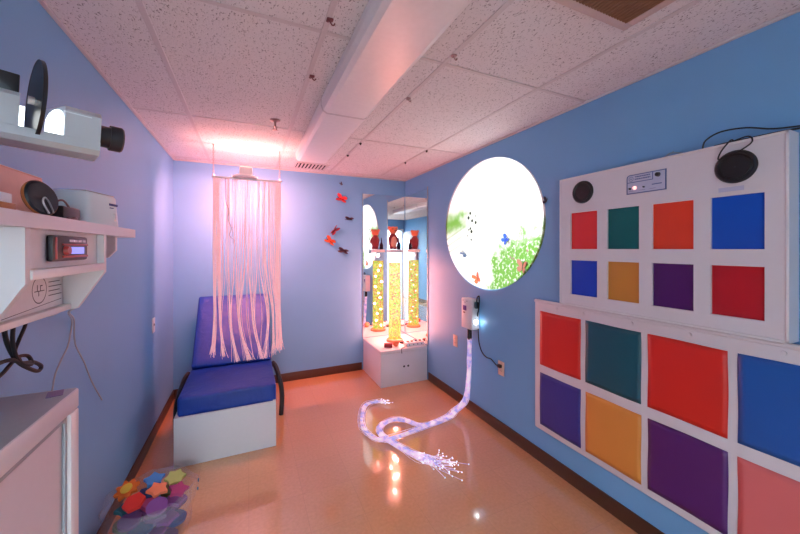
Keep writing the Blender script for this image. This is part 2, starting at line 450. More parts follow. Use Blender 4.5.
# ================================================================= CEILING THINGS
def fixture(y0, y1, label):
    t = thing('ceiling_light', (.55, (y0 + y1) / 2, H), label, 'ceiling light', 'ceiling lights end to end')
    prof = [(-.150, 0), (-.150, -.035), (-.138, -.068), (-.115, -.080), (.115, -.080), (.138, -.068), (.150, -.035), (.150, 0)]
    mt = Matrix.Translation((.55, y1 - .006, H - .001)) @ Matrix(((1, 0, 0, 0), (0, 0, -1, 0), (0, 1, 0, 0), (0, 0, 0, 1)))
    MB().prism(prof, y1 - y0 - .012, mt).build('diffuser', M['acrylic'], t, angle=.3)
    for y in (y0, y1):
        s = 1 if y == y0 else -1
        prof2 = [(x * 1.012, z * 1.03) for x, z in prof]
        yy = y + .009 if s > 0 else y - .0005
        mt2 = Matrix.Translation((.55, yy, H - .0005)) @ Matrix(((1, 0, 0, 0), (0, 0, -1, 0), (0, 1, 0, 0), (0, 0, 0, 1)))
        MB().prism(prof2, .0085, mt2).build('end_cap', M['gridwhite'], t)
    return t
fixture(2.04, 3.28, 'far pinkish white wraparound ceiling light ending at the small slotted vent')
fixture(.80, 2.04, 'nearer white wraparound ceiling light running out of the top of the picture')

# supply vent by the back wall
t = thing('ceiling_vent', (.625, 3.75, H), 'small white slotted ceiling vent beside the back wall', 'vent')
MB().box((.45, 3.62, H - .006), (.80, 3.64, H)).box((.45, 3.86, H - .006), (.80, 3.88, H)).box((.45, 3.64, H - .006), (.465, 3.86, H)).box((.785, 3.64, H - .006), (.80, 3.86, H)).build('frame', M['gridwhite'], t)
MB().box((.465, 3.64, H - .001), (.785, 3.86, H - .0002)).build('backing', M['dark'], t)
for i in range(9):
    x = .475 + i * .0365
    MB().box((x, 3.64, H - .014), (x + .016, 3.86, H - .002), rot=Matrix.Rotation(.45, 4, 'Y')).build('slat', M['gridwhite'], t)
# return vent near the right wall
t = thing('ceiling_vent', (1.12, .60, H), 'large brown return air grille with tan frame over the colour boards', 'vent')
x0, x1, y0, y1 = .84, 1.41, .30, .875
MB().box((x0, y0, H - .010), (x1, y0 + .035, H), .002).box((x0, y1 - .035, H - .010), (x1, y1, H), .002).box((x0, y0 + .035, H - .010), (x0 + .035, y1 - .035, H), .002).box((x1 - .035, y0 + .035, H - .010), (x1, y1 - .035, H), .002).build('frame', M['ventframe'], t)
MB().box((x0 + .035, y0 + .035, H - .0012), (x1 - .035, y1 - .035, H - .0003)).build('backing', M['dark'], t)
for i in range(30):
    x = x0 + .042 + i * .0164
    MB().box((x, y0 + .035, H - .012), (x + .0095, y1 - .035, H - .003), rot=Matrix.Rotation(.3, 4, 'Y')).build('slat', M['ventbrown'], t)
# sprinkler
t = thing('sprinkler_head', (.169, 2.51, H), 'brass pendent sprinkler head in front of the fibre curtain', 'sprinkler')
MB().lathe([(0.034, 0), (.034, -.004), (.02, -.010), (.012, -.012)], (.169, 2.51, H - .0005)).build('escutcheon', M['clipsilver'], t)
MB().cyl((.169, 2.51, H - .006), (.169, 2.51, H - .05), .008).cyl((.157, 2.51, H - .045), (.163, 2.51, H - .07), .003).cyl((.181, 2.51, H - .045), (.175, 2.51, H - .07), .003).build('body', M['clipsilver'], t)
MB().cyl((.169, 2.51, H - .068), (.169, 2.51, H - .072), .017).build('deflector', M['clipsilver'], t)
# little clips on the grid
def clip(x, y, mat, label, big):
    t = thing('grid_clip', (x, y, H), label, 'clip', 'hooks clipped on the ceiling grid')
    if big:
        MB().box((x - .013, y - .010, H - .011), (x + .013, y + .010, H - .0035), .003).build('clamp', mat, t)
        MB().tube([(x, y, H - .011), (x + .003, y, H - .019), (x + .011, y + .003, H - .024), (x + .019, y + .006, H - .018), (x + .021, y + .008, H - .012)], .003, 6, 4).tube([(x - .003, y, H - .011), (x - .008, y - .003, H - .020), (x - .016, y - .006, H - .019)], .0026, 6, 4).build('hook', mat, t)
    else:
        MB().lathe([(.011, 0), (.011, -.006), (.007, -.009), (.005, -.013), (.007, -.016), (.0, -.018)], (x, y, H - .0037), seg=12).build('knob', mat, t)
clip(.301, 1.78, M['clipred'], 'dark red hook on the ceiling bar left of the light, farther one', True)
clip(.291, 1.311, M['clipred'], 'dark red hook on the ceiling bar left of the light, nearer the camera', True)
clip(.872, 1.316, M['clipsilver'], 'pinkish hook on the ceiling bar just right of the light, nearest the camera', True)
clip(.872, 1.803, M['clipsilver'], 'pinkish hook on the ceiling bar just right of the light, second from camera', True)
clip(.872, 2.745, M['black'], 'black knob on the bar just right of the light, beside the tile cross bar', False)
clip(.872, 3.148, M['black'], 'black knob on the bar just right of the light, nearest the back wall', False)
clip(1.495, 2.704, M['black'], 'black knob on the rightmost ceiling bar, beside the tile cross bar', False)
clip(1.495, 3.165, M['black'], 'black knob on the rightmost ceiling bar, nearest the mirror corner', False)

# ================================================================= LOUNGER
t = thing('lounger', (-.14, 3.2, 0), 'blue vinyl reclining lounger on a white box base under the fibre curtain', 'lounger')
lx0, lx1, ly0 = -.473, .192, 2.745
MB().box((lx0, ly0, .0), (lx1, ly0 + .022, .345), .002).box((lx0, ly0 + .022, .0), (lx0 + .022, 3.38, .345), .002).box((lx1 - .022, ly0 + .022, 0), (lx1, 3.38, .345), .002).box((lx0 + .022, 3.358, 0), (lx1 - .022, 3.38, .345), .002).box((lx0 + .022, ly0 + .022, .31), (lx1 - .022, 3.358, .333)).build('base', M['white'], t)
def cushion(a, b, bev, name, mat, parent, rot=None, puff=.012, seed=0):
    d = Vector(b) - Vector(a); c = (Vector(a) + Vector(b)) / 2
    mb = MB(); bm = mb.bm
    bmesh.ops.create_cube(bm, size=1)
    bmesh.ops.scale(bm, vec=d, verts=bm.verts)
    bmesh.ops.bevel(bm, geom=bm.edges[:], offset=bev, segments=3, affect='EDGES', profile=.5)
    bmesh.ops.subdivide_edges(bm, edges=[e for e in bm.edges if e.calc_length() > .06], cuts=16, use_grid_fill=True)
    for v in bm.verts:
        q = Vector((v.co.x / d.x * 2, v.co.y / d.y * 2, v.co.z / d.z * 2))
        k = (1 - q.x ** 2) * (1 - q.y ** 2)
        n = noise.noise(v.co * 9 + Vector((seed, 0, 0)))
        v.co.z += (1 if q.z > 0 else 0) * (puff * k + .006 * n * max(0, 1 - abs(q.x) ** 6))
        if q.y < -.9: v.co.y += .005 * n
    if rot is not None: bmesh.ops.transform(bm, matrix=rot, verts=bm.verts)
    bmesh.ops.translate(bm, vec=c, verts=bm.verts)
    return mb.build(name, mat, parent, angle=1.2)
cushion((lx0 + .012, ly0 - .004, .335), (lx1 + .004, 3.375, .505), .018, 'seat_cushion', M['mat_blue'], t)
# reclined back pad
import mathutils
ang = math.atan2(.55, .50)
L = .745
cx, cyy, czz = -.13, 3.405 + .5 * L * math.cos(ang), .465 + .5 * L * math.sin(ang)
rotb = Matrix.Rotation(ang, 4, 'X')
mbx = cushion((cx - .325, cyy - L / 2, czz - .045), (cx + .325, cyy + L / 2, czz + .045), .018, 'back_cushion', M['mat_blue'], t, rot=rotb, seed=5)
MB().box((cx - .29, cyy - L / 2 + .03, czz - .011), (cx + .29, cyy + L / 2 - .03, czz + .011), .003, rot=rotb).build('back_board', M['black'], t)
bo = t.children[-1]; bo.location = Vector((0, .058 * math.sin(ang), -.058 * math.cos(ang)))
for x in (.235, -.50):
    s = 1 if x > 0 else -1
    MB().tube([(x - .03 * s, 3.40, .44), (x, 3.36, .40), (x + .035 * s, 3.30, .27), (x + .045 * s, 3.26, .15), (x + .035 * s, 3.24, .0)], .021, 8, 5).build('support_leg', M['black'], t)
MB().box((-.50, 3.39, .40), (.23, 3.425, .435), .004).build('crossbar', M['black'], t)

# ================================================================= FIBRE CURTAIN
CY = 3.30
t = thing('fibre_curtain', (0, CY, 2.15), 'hanging curtain of pink glowing fibre strands falling onto the blue lounger', 'light curtain')
rz = 2.145
MB().box((-.292, CY - .012, rz - .008), (.282, CY + .012, rz + .008), .004).build('rail', M['white'], t)
MB().lathe([(.105, 0), (.105, .012), (.085, .022), (.06, .026), (0, .026)], (-.03, CY, rz + .008)).build('rail_dish', M['white'], t)
MB().box((-.075, CY - .05, rz + .034), (.03, CY + .05, rz + .10), .006).build('light_box', M['white'], t)
MB().box((-.07, CY - .045, rz + .1003), (.025, CY + .045, rz + .104), .001).build('lamp_window', glow('curtain_lamp', (1, .55, .48), 1.5), t)
for lx in (-.20, 0.0, .19):
    MB().cyl((lx, CY + .0115, rz - .004), (lx, CY + .019, rz - .004), .008, seg=14).build('added_glow_stud', M['led'], t)  # added glowing studs, put in with the pink fill behind the rail
for x in (-.279, .262):
    mb = MB()
    z = rz + .008; k = 0
    while z < H - .01:
        pts = [(x + (.006 * math.cos(a) if k % 2 == 0 else 0), CY + (.006 * math.cos(a) if k % 2 else 0), z + .011 + .011 * math.sin(a)) for a in [2 * PI * j / 10 for j in range(11)]]
        mb.tube(pts, .0017, 5); z += .0165; k += 1
    mb.tube([(x, CY, H - .012), (x, CY, H)], .003)
    mb.build('chain', M['clipsilver'], t)
mb = MB()
bunch = [(-.268, -.02, .60), (-.225, .03, .57), (-.150, .06, .515), (-.085, .09, .515), (-.005, .06, .515), (.04, .07, .515), (.11, -.035, .515), (.172, -.03, .515), (.215, .0, .535), (.245, .0, .57), (.262, .02, .59)]
bw = [13, 11, 6, 9, 1.0, 7, .7, 5, 6, 11, 15]
strs = []
for i in range(185):
    r = random.random()
    if r < .16: x = -.282 + random.random() * .05
    elif r < .36: x = .225 + random.random() * .05
    else: x = -.235 + random.random() * .46
    strs.append(x)
strs.sort()
seq = []
tot = sum(bw)
for b_, w_ in zip(bunch, bw): seq += [b_] * max(1, round(185 * w_ / tot))
while len(seq) < 185: seq.append(bunch[-1])
for i, x in enumerate(strs):
    bx, dx, ze = seq[i]
    jit = random.gauss(0, .006); ze2 = ze + (random.uniform(-.02, .07) if ze > .53 else random.uniform(0, .008))
    yj = CY + random.uniform(-.014, .014)
    fl = random.gauss(0, .018)
    pts = []
    zs = [rz - .006, 1.9, 1.65, 1.4, 1.2, 1.0, .85, .72, .62, ze2]
    for z in zs:
        if z < ze2 - .001: continue
        w = min(1, max(0, (1.42 - z) / .55)); w = w * w * (3 - 2 * w) * .86
        xx = x * (1 - w) + (bx + jit) * w
        e = min(1, max(0, (.95 - z) / .43))
        xx += dx * e ** 1.6 + fl * e ** 3
        xx += .003 * math.sin(z * 7 + i)
        pts.append((xx, yj + .012 * e * math.sin(i), z))
    mb.tube(pts, random.uniform(.0014, .0022), 5, 3)
so = mb.build('strands', M['strand'], t); so['kind'] = 'stuff'
MB().tube([(-.185, CY - .016, rz - .01), (-.183, CY - .016, 1.95), (-.16, CY - .017, 1.86), (-.165, CY - .016, 1.78), (-.14, CY - .018, 1.70), (-.155, CY - .017, 1.64), (-.12, CY - .016, 1.60), (-.125, CY - .016, 1.57)], .0022, 5, 5).tube([(-.13, CY - .017, rz - .01), (-.125, CY - .017, 1.85), (-.135, CY - .017, 1.74), (-.125, CY - .017, 1.62)], .0018, 5, 4).build('loose_wire', M['wire'], t)

# ================================================================= BUBBLE TUBE CORNER
BX0, BX1, BY0, BY1, BT = 1.305, 1.888, 3.395, 4.018, .402
t = thing('corner_plinth', (1.6, 3.7, 0), 'white padded corner plinth carrying the bubble tube below the mirrors', 'plinth')
MB().box((BX0 + .006, BY0 + .006, 0), (BX1, BY1, BT - .045), .003).build('body', M['board'], t)
MB().box((BX0, BY0, BT - .045), (BX1, BY1, BT), .010, 3).build('lid', M['white'], t)
for dx in (0, .052):
    MB().cyl((BX0 + .285 + dx, BY0 + .0065, .20), (BX0 + .285 + dx, BY0 + .0035, .20), .012, seg=16).build('hole_grommet', M['black'], t)
def mirror(name, a, b, ea, eb, label):
    t = thing(name, ((a[0] + b[0]) / 2, (a[1] + b[1]) / 2, a[2]), label, 'mirror')
    MB().box(a, b).build('glass', M['mirror'], t, smooth=False)
    MB().box(ea, eb, .001, 1).build('edge_strip', M['steel'], t)
MZ0, MZ1 = .4032, 2.215
mirror('wall_mirror', (1.312, 4.023, MZ0), (1.888, 4.029, MZ1), (1.305, 4.019, MZ0), (1.312, 4.029, MZ1), 'tall frameless mirror on the back wall, left of the corner seam')
mirror('wall_mirror', (1.893, 3.410, MZ0), (1.899, 4.022, MZ1), (1.889, 3.400, MZ0), (1.899, 3.410, MZ1 + .03), 'tall mirror on the right wall, right of the corner seam')

TX, TY, TR = 1.62, 3.735, .079
TZ1 = 1.475
t = thing('bubble_tube', (TX, TY, BT), 'clear bubble tube of glowing yellow green water on the corner plinth', 'bubble tube')
MB().lathe([(TR + .022, 0), (TR + .022, .018), (TR + .008, .026), (TR + .002, .028)], (TX, TY, BT + .0005)).build('base_ring', M['orangep'], t)
MB().cyl((TX, TY, BT + .027), (TX, TY, TZ1), TR, seg=40, cap=False).build('acrylic_shell', M['acrylic_tube'], t)
MB().cyl((TX, TY, BT + .03), (TX, TY, 1.355), TR - .006, seg=40, cap=True).build('water', M['water'], t)
mb = MB()
for i in range(300):
    a = random.random() * 2 * PI; rr = (TR - .012) * math.sqrt(random.uniform(.5, 1)); r = random.uniform(.0035, .0085)
    mb.ball((TX + rr * math.cos(a), TY + rr * math.sin(a), random.uniform(BT + .05, 1.34)), r, seg=8, rings=5)
bo = mb.build('bubbles', M['bubble'], t); bo['kind'] = 'stuff'
MB().lathe([(TR + .016, 0), (TR + .018, .006), (TR + .018, .03), (TR + .012, .036), (0, .036)], (TX, TY, TZ1)).build('cap', M['white'], t)
CAPZ = TZ1 + .0365

# plush on the cap
def remesh(o, vox=.006, it=6):
    md = o.modifiers.new('r', 'REMESH'); md.mode = 'VOXEL'; md.voxel_size = vox; md.use_smooth_shade = True
    s = o.modifiers.new('s', 'SMOOTH'); s.iterations = it; s.factor = .5
PX, PY = 1.588, 3.712
t = thing('plush_toy', (PX, PY, CAPZ), 'peach bellied maroon plush animal standing on top of the bubble tube', 'plush toy')
mb = MB()
mb.ball((PX, PY + .006, CAPZ + .088), .056, (.95, .80, 1.55))
mb.ball((PX, PY + .004, CAPZ + .165), .040, (1, .85, 1))
for s in (-1, 1):
    mb.ball((PX + s * .028, PY - .012, CAPZ + .021), .024, (.9, 1.3, .86))
    mb.tube([(PX + s * .03, PY - .004, CAPZ + .165), (PX + s * .055, PY - .012, CAPZ + .125), (PX + s * .052, PY - .032, CAPZ + .085)], .016, 8, 4, .012)
o = mb.build('body', M['maroon'], t); remesh(o)
MB().ball((PX, PY - .020, CAPZ + .088), .046, (.82, .72, 1.55)).build('belly', M['peach'], t)
mb = MB(); mb.ball((PX, PY - .004, CAPZ + .232), .052, (1.0, .92, .92)); mb.ball((PX, PY - .045, CAPZ + .220), .026, (1.05, .9, .8))
for s in (-1, 1): mb.ball((PX + s * .047, PY + .004, CAPZ + .262), .020, (1, .55, 1))
o = mb.build('head', M['orangep'], t); remesh(o, .005, 4)
for s in (-1, 1): MB().ball((PX + s * .021, PY - .046, CAPZ + .247), .0055, seg=10, rings=8).build('eye', M['black'], t)
MB().ball((PX, PY - .068, CAPZ + .226), .008, (1.2, .8, .8), seg=10, rings=8).build('nose', M['black'], t)
t = thing('bottle', (1.672, 3.728, CAPZ), 'small dark bottle beside the plush toy on the bubble tube', 'bottle')
MB().lathe([(.022, 0), (.024, .004), (.024, .055), (.018, .075), (.008, .10), (.007, .14), (0, .142)], (1.672, 3.728, CAPZ)).build('body', M['darkbottle'], t)
MB().cyl((1.672, 3.728, CAPZ + .141), (1.672, 3.728, CAPZ + .165), .006, .003).build('stopper', M['black'], t)

# things on the plinth
z = BT + .0005
MB_ = MB().tube([(1.395, 3.515, z + .027), (1.40, 3.513, z + .027), (1.475, 3.478, z + .027), (1.48, 3.476, z + .027)], .026, 14)
tag(MB_.build('cloth_roll', M['maroon']), 'dark red cloth roll lying at the front of the plinth', 'roll')
tag(MB().ball((1.535, 3.508, z + .036), .036, (1.1, 1, 1)).build('ball', M['orangep']), 'orange ball in front of the bubble tube foot', 'ball')
t = thing('switch_box', (1.76, 3.47, z), 'white box of coloured push switches on the plinth by the right wall', 'switch box')
MB().box((1.635, 3.425, z), (1.865, 3.515, z + .045), .006).build('case', M['white'], t)
for i, mname in enumerate(('clipred', 'black', 'labelblue', 'clipred')):
    MB().cyl((1.67 + i * .052, 3.47, z + .0448), (1.67 + i * .052, 3.47, z + .056), .017, .014).build('button', M[mname], t)
for i in range(4): MB().cyl((1.67 + i * .052, 3.4255, z + .022), (1.67 + i * .052, 3.421, z + .022), .006, seg=12).build('socket', M['ink'], t)
MB().tube([(1.637, 3.45, z + .012), (1.60, 3.42, z + .004), (1.56, 3.40, z + .003), (1.552, 3.388, z - .006), (1.556, 3.385, z - .05)], .0035, 6, 4).build('cable', M['black'], t)
for i, (px, py, mname, lab) in enumerate(((1.66, 3.60, 'clipred', 'flat red push switch standing behind the white switch box, left one'), (1.745, 3.61, 'offwhite', 'flat pale push switch standing behind the white switch box, middle one'), (1.825, 3.595, 'clipred', 'flat red push switch standing behind the white switch box, beside the right wall mirror'))):
    t = thing('push_switch', (px, py, z), lab, 'switch', 'push switches on the plinth')
    MB().lathe([(.030, 0), (.032, .004), (.030, .014), (0, .014)], (px, py, z), seg=24).build('base', M['black'], t)
    MB().lathe([(.026, 0), (.025, .007), (.018, .010), (0, .011)], (px, py, z + .0142), seg=24).build('cap', M[mname], t)

# ================================================================= BUTTERFLIES
def butterfly(loc, size, mat, label, face, roll=0., fold=.5, group='butterflies on the back wall', cat='butterfly', flush=True):
    """face: 'Y' hangs on back wall, 'X' on right wall"""
    t = thing('butterfly', (0, 0, 0), label, cat, group)
    fw = [(0, .02), (.10, .30), (.32, .50), (.50, .48), (.49, .26), (.30, .06), (0, -.02)]
    hw = [(0, .02), (.28, .02), (.42, -.12), (.36, -.34), (.18, -.42), (.05, -.24), (0, -.10)]
    for s in (-1, 1):
        mt = Matrix.Rotation(-s * fold, 4, 'Y') @ Matrix.Diagonal((s * size, size, size, 1))
        MB().prism(fw, .012, mt).prism(hw, .010, mt @ Matrix.Translation((0, 0, -.004))).build('wing', mat, t)
    MB().ball((0, 0, .0), size * .045, (1, 7, 1), seg=8, rings=10).tube([(0, size * .25, 0), (size * .10, size * .46, size * .06)], size * .010, 4).tube([(0, size * .25, 0), (-size * .10, size * .46, size * .06)], size * .010, 4).build('body', M['black'], t)
    if face == 'Y': R = Matrix.Rotation(PI / 2, 4, 'X')
    else: R = Matrix(((0, 0, -1, 0), (-1, 0, 0, 0), (0, 1, 0, 0), (0, 0, 0, 1)))
    nv = Vector((0, -1, 0)) if face == 'Y' else Vector((-1, 0, 0))
    loc = Vector(loc)
    if face == 'Y': loc.y = YB - size * .045
    else: loc.x = XR - (.0012 if flush else 0) - size * .045
    t.matrix_world = Matrix.Translation(loc) @ R @ Matrix.Rotation(roll, 4, 'Z')
    return t
M['wing_red'] = pm('red_wing', (.80, .06, .07), .5, noise_scale=60, noise_amt=.35)
M['wing_orange'] = pm('orange_wing', (.70, .14, .05), .5, noise_scale=60, noise_amt=.4)
M['wing_dark'] = pm('dark_wing', (.09, .05, .09), .5)
M['wing_maroon'] = pm('maroon_wing', (.30, .03, .06), .5, noise_scale=60, noise_amt=.4)
M['wing_blue'] = pm('blue_wing', (.03, .10, .65), .5)
M['wing_brown'] = pm('brown_wing', (.30, .11, .07), .5)
M['wing_slate'] = pm('slate_wing', (.10, .16, .26), .5)
yb = YB - .022
butterfly((1.035, yb, 2.130), .150, M['wing_red'], 'bright red butterfly, topmost large one left of the mirror', 'Y', 1.25, .95)
butterfly((1.131, yb + .006, 1.890), .125, M['wing_dark'], 'thin grey butterfly nearest the mirror edge', 'Y', 1.5, 1.25)
butterfly((.940, yb, 1.737), .135, M['wing_maroon'], 'dark red tilted butterfly in the middle of the flock', 'Y', -.7, 1.1)
butterfly((.895, yb, 1.612), .150, M['wing_orange'], 'orange butterfly lowest on the left of the flock', 'Y', 1.0, 1.0)
butterfly((1.055, yb, 1.494), .150, M['wing_dark'], 'dark butterfly lowest of the flock left of the mirror', 'Y', 1.3, 1.15)
butterfly((1.030, YB - .006, 2.315), .045, M['wing_dark'], 'tiny dark butterfly high above the red one', 'Y', .6, .7)

# ================================================================= DISC PAINTED AS THE PROJECTED PICTURE
DCY, DCZ = 2.365, 1.737
DA, DB = .652, .570
mb = MB()
poly = [(DA * math.cos(2 * PI * k / 96), DB * math.sin(2 * PI * k / 96)) for k in range(96)]
RX = Matrix(((0, 0, -1, XR - .0005), (-1, 0, 0, DCY), (0, 1, 0, DCZ), (0, 0, 0, 1)))
mb.prism(poly, .002, RX)
tag(mb.build('painted_projection', picture_mat(DCY, DCZ), smooth=False), 'round white disc painted with the projected picture of a green meadow on the right wall', 'picture')  # the projector's light picture is painted into this disc's base colour
def onwall(px, py, X=XR - .012):
    th = math.radians(24.36); c, s = math.cos(th), math.sin(th)
    x = (px - 400) / 334; zz = (248.7 - py) / 334
    r = (x * c + s, -x * s + c, zz); k = X / r[0]
    return (X, r[1] * k, 1.522 + r[2] * k)
g2 = 'butterflies around the projected picture'
butterfly(onwall(477, 278.5), .105, M['wing_orange'], 'orange butterfly at the bottom left of the projected circle', 'X', .5, .35, g2)
butterfly(onwall(522, 267), .105, M['wing_brown'], 'brown butterfly over the green bank of the projected circle', 'X', -.2, .35, g2)
butterfly(onwall(505, 240), .085, M['wing_blue'], 'blue butterfly in the middle of the projected circle', 'X', -.8, .5, g2)
butterfly(onwall(465, 254), .090, M['wing_slate'], 'slate grey butterfly near the left rim of the projected circle', 'X', .9, 1.1, g2)
butterfly(onwall(545.5, 201), .055, M['wing_dark'], 'dark butterfly on the right rim of the projected circle', 'X', -.5, .9, g2, flush=False)

# ================================================================= FIBRE SOURCE + TAIL ON RIGHT WALL
t = thing('fibre_light_source', (1.86, 2.53, .79), 'white wall box with purple label and glowing lens feeding the fibre tail', 'light source')
MB().box((1.815, 2.455, .79), (XR - .0005, 2.615, 1.065), .008).build('case', M['white'], t)
MB().box((1.8135, 2.535, .955), (1.8149, 2.59, 1.0), .0003).build('label', M['purplelabel'], t)
MB().box((1.8135, 2.555, .930), (1.8149, 2.585, .942), .0003).build('label', M['clipred'], t)
for (yy, zz) in ((2.585, 1.045), (2.555, 1.03), (2.525, 1.043)):
    MB().cyl((1.8155, yy, zz), (1.812, yy, zz), .004, seg=10).build('screw', M['ink'], t)
MB().cyl((1.858, 2.4555, .862), (1.858, 2.445, .862), .026).build('lens_ring', M['lens_glow'], t)
MB().box((1.846, 2.4435, .860), (1.870, 2.4448, .864)).box((1.856, 2.4435, .850), (1.860, 2.4448, .874)).build('lens_mark', M['grey'], t)
MB().box((1.842, 2.43, .985), (1.874, 2.456, 1.045), .006).build('connector', M['black'], t)
MB().tube([(1.858, 2.44, 1.04), (1.852, 2.425, 1.085), (1.865, 2.415, 1.10), (1.875, 2.425, 1.06), (1.868, 2.425, .98), (1.860, 2.43, .935), (1.868, 2.44, .92), (1.872, 2.446, .95)], .006, 7, 5).build('cable_loop', M['blackrub'], t)
MB().cyl((1.85, 2.535, .69), (1.85, 2.535, .795), .020, seg=18).build('sleeve', M['black'], t)
mb = MB()
# tail bundles: control paths on the floor
A = [(1.85, 2.535, .70), (1.84, 2.532, .50), (1.832, 2.530, .30), (1.80, 2.535, .14), (1.70, 2.56, .04), (1.50, 2.555, .018)]
def fl(px, py, zz=.018):
    th = math.radians(24.36); c, s = math.cos(th), math.sin(th)
    x = (px - 400) / 334; q = (248.7 - py) / 334
    r = (x * c + s, -x * s + c, q); k = (zz - 1.522) / q
    return (r[0] * k, r[1] * k, zz)
B1 = A[:5] + [fl(449, 417), fl(424, 426), fl(406, 421), fl(393, 420), fl(381, 426), fl(381, 435), fl(404, 450), fl(428, 460), fl(447, 468, .03)]
B2 = A[:5] + [fl(447, 418), fl(424, 427), fl(400, 436), fl(386, 440, .035), fl(374, 439), fl(363, 428), fl(362, 415), fl(366, 405), fl(376, 402), fl(386, 402)]
tips = []
for bi, (P, n, sp) in enumerate(((B1, 70, .050), (B2, 32, .022))):
    for i in range(n):
        ox, oy, oz = random.gauss(0, .013), random.gauss(0, .013), abs(random.gauss(0, .008))
        pts = []
        for k, p in enumerate(P):
            f = .6 if k < 3 else 1.0
            last = k == len(P) - 1
            e = sp if last else (.024 if k == len(P) - 2 and bi == 0 else .006)
            px, py, pz = p[0] + ox * f + random.gauss(0, e), p[1] + oy * f + random.gauss(0, e), p[2] + (oz if pz_floor(p) else 0) if False else p[2] + oz * (1 if p[2] < .1 else 0)
            if last and bi == 0: pz += random.uniform(0, .05)
            pts.append((min(px, 1.885), py, max(pz, .004)))
        if random.random() < .3: pts = pts[:-1]
        mb.tube(pts, random.uniform(.0010, .0019), 4, 4)
        tips.append(pts[-1])
fo = mb.build('fibre_tail', M['fibre'], t); fo['kind'] = 'stuff'
mb = MB()
for p in tips: mb.ball(p, .0045, seg=6, rings=4)
fo = mb.build('fibre_tips', M['fibretip'], t); fo['kind'] = 'stuff'

cd = MB().tube([(1.882, 2.45, .80), (1.884, 2.447, .72), (1.888, 2.44, .66), (1.888, 2.40, .60), (1.888, 2.34, .575), (1.888, 2.28, .578), (1.888, 2.22, .55), (1.882, 2.18, .553), (1.878, 2.166, .556)], .0045, 7, 5).build('power_cord', M['blackrub'], t)
MB().box((1.866, 2.148, .543), (1.8912, 2.184, .570), .006).build('plug', M['black'], cd)

def plate(x, y, z, face, mat, name, label, cat, group, outlet=True):
    w, h = .035, .058
    t = thing(name, (x, y, z), label, cat, group)
    sx = -1 if face == 'R' else 1
    a = (x, y - w, z - h); b = (x + sx * .006, y + w, z + h)
    lo = tuple(min(p, q) for p, q in zip(a, b)); hi = tuple(max(p, q) for p, q in zip(a, b))
    MB().box(lo, hi, .002).build('cover_plate', mat, t)
    xs = x + sx * .006
    if outlet:
        for dz in (.021, -.021):
            MB().box((min(xs, xs + sx * .002), y - .016, z + dz - .014), (max(xs, xs + sx * .002), y + .016, z + dz + .014), .0009).build('socket', mat, t)
            MB().box((min(xs + sx * .0019, xs + sx * .0024), y - .008, z + dz - .004), (max(xs + sx * .0019, xs + sx * .0024), y - .005, z + dz + .006)).box((min(xs + sx * .0019, xs + sx * .0024), y + .005, z + dz - .004), (max(xs + sx * .0019, xs + sx * .0024), y + .008, z + dz + .006)).build('slots', M['ink'], t)
    else:
        MB().box((min(xs, xs + sx * .008), y - .006, z - .004), (max(xs, xs + sx * .008), y + .006, z + .014), .002).build('toggle', M['grey'], t)
    return t
plate(XR - .0003, 2.835, .595, 'R', M['beige'], 'wall_outlet', 'beige wall outlet beside the glowing fibre tail, nothing plugged in', 'outlet', 'wall outlets')
t = plate(XR - .0003, 2.165, .535, 'R', M['beige'], 'wall_outlet', 'beige wall outlet with a black plug under the projected circle', 'outlet', 'wall outlets')
plate(XL + .0003, 3.245, .91, 'L', M['white'], 'light_switch', 'white light switch plate on the left wall', 'switch', None, False)
# ================================================================= COLOUR BOARD (upper)
t = thing('colour_light_board', (1.86, 1.03, 1.17), 'white wall board with two speakers and eight coloured windows', 'light board')
bx, by0, by1, bz0, bz1 = 1.82, .530, 1.530, 1.170, 1.962
cols = [(1.279, 1.453), (1.053, 1.221), (.823, .993), (.596, .762)]
rows = [(1.520, 1.742), (1.240, 1.451)]
mb = MB()
mb.box((bx + .012, by0, bz0), (XR - .0005, by1, bz0 + .02)).box((bx + .012, by0, bz1 - .02), (XR - .0005, by1, bz1)).box((bx + .012, by0, bz0 + .02), (XR - .0005, by0 + .02, bz1 - .02)).box((bx + .012, by1 - .02, bz0 + .02), (XR - .0005, by1, bz1 - .02))
mb.build('carcass', M['board'], t)
mb = MB()   # face panel with window openings
ys = sorted([by0] + [v for c in cols for v in c] + [by1]); zs = sorted([bz0] + [v for r in rows for v in r] + [bz1])
fxa, fxb = bx, bx + .012
mb.box((fxa, by0, bz0), (fxb, by1, rows[1][0])).box((fxa, by0, rows[1][1]), (fxb, by1, rows[0][0])).box((fxa, by0, rows[0][1]), (fxb, by1, bz1))
for r in rows:
    e = [by0] + [v for c in sorted(cols) for v in c] + [by1]
    for k in range(0, len(e), 2): mb.box((fxa, e[k], r[0]), (fxb, e[k + 1], r[1]))
mb.build('face_panel', M['board'], t, smooth=False)
mb = MB()
for a, b in (((by0, bz0), (by0 + .010, bz1)), ((by1 - .010, bz0), (by1, bz1)), ((by0, bz0), (by1, bz0 + .010)), ((by0, bz1 - .010), (by1, bz1))):
    mb.box((bx - .005, a[0], a[1]), (bx, b[0], b[1]), .0015, 1)
mb.build('edge_trim', M['white'], t)
cc = [['red', 'teal', 'vermilion', 'blue'], ['royal', 'amber', 'violet', 'crimson']]
for r in range(2):
    for c in range(4):
        (ya, yb_), (za, zb) = cols[c], rows[r]
        o = MB().box((bx + .012, ya - .006, za - .006), (bx + .018, yb_ + .006, zb + .006)).build('colour_window', M['cell_' + cc[r][c]], t)
        o['label'] = cc[r][c].replace('royal', 'royal blue') + ' window pane'
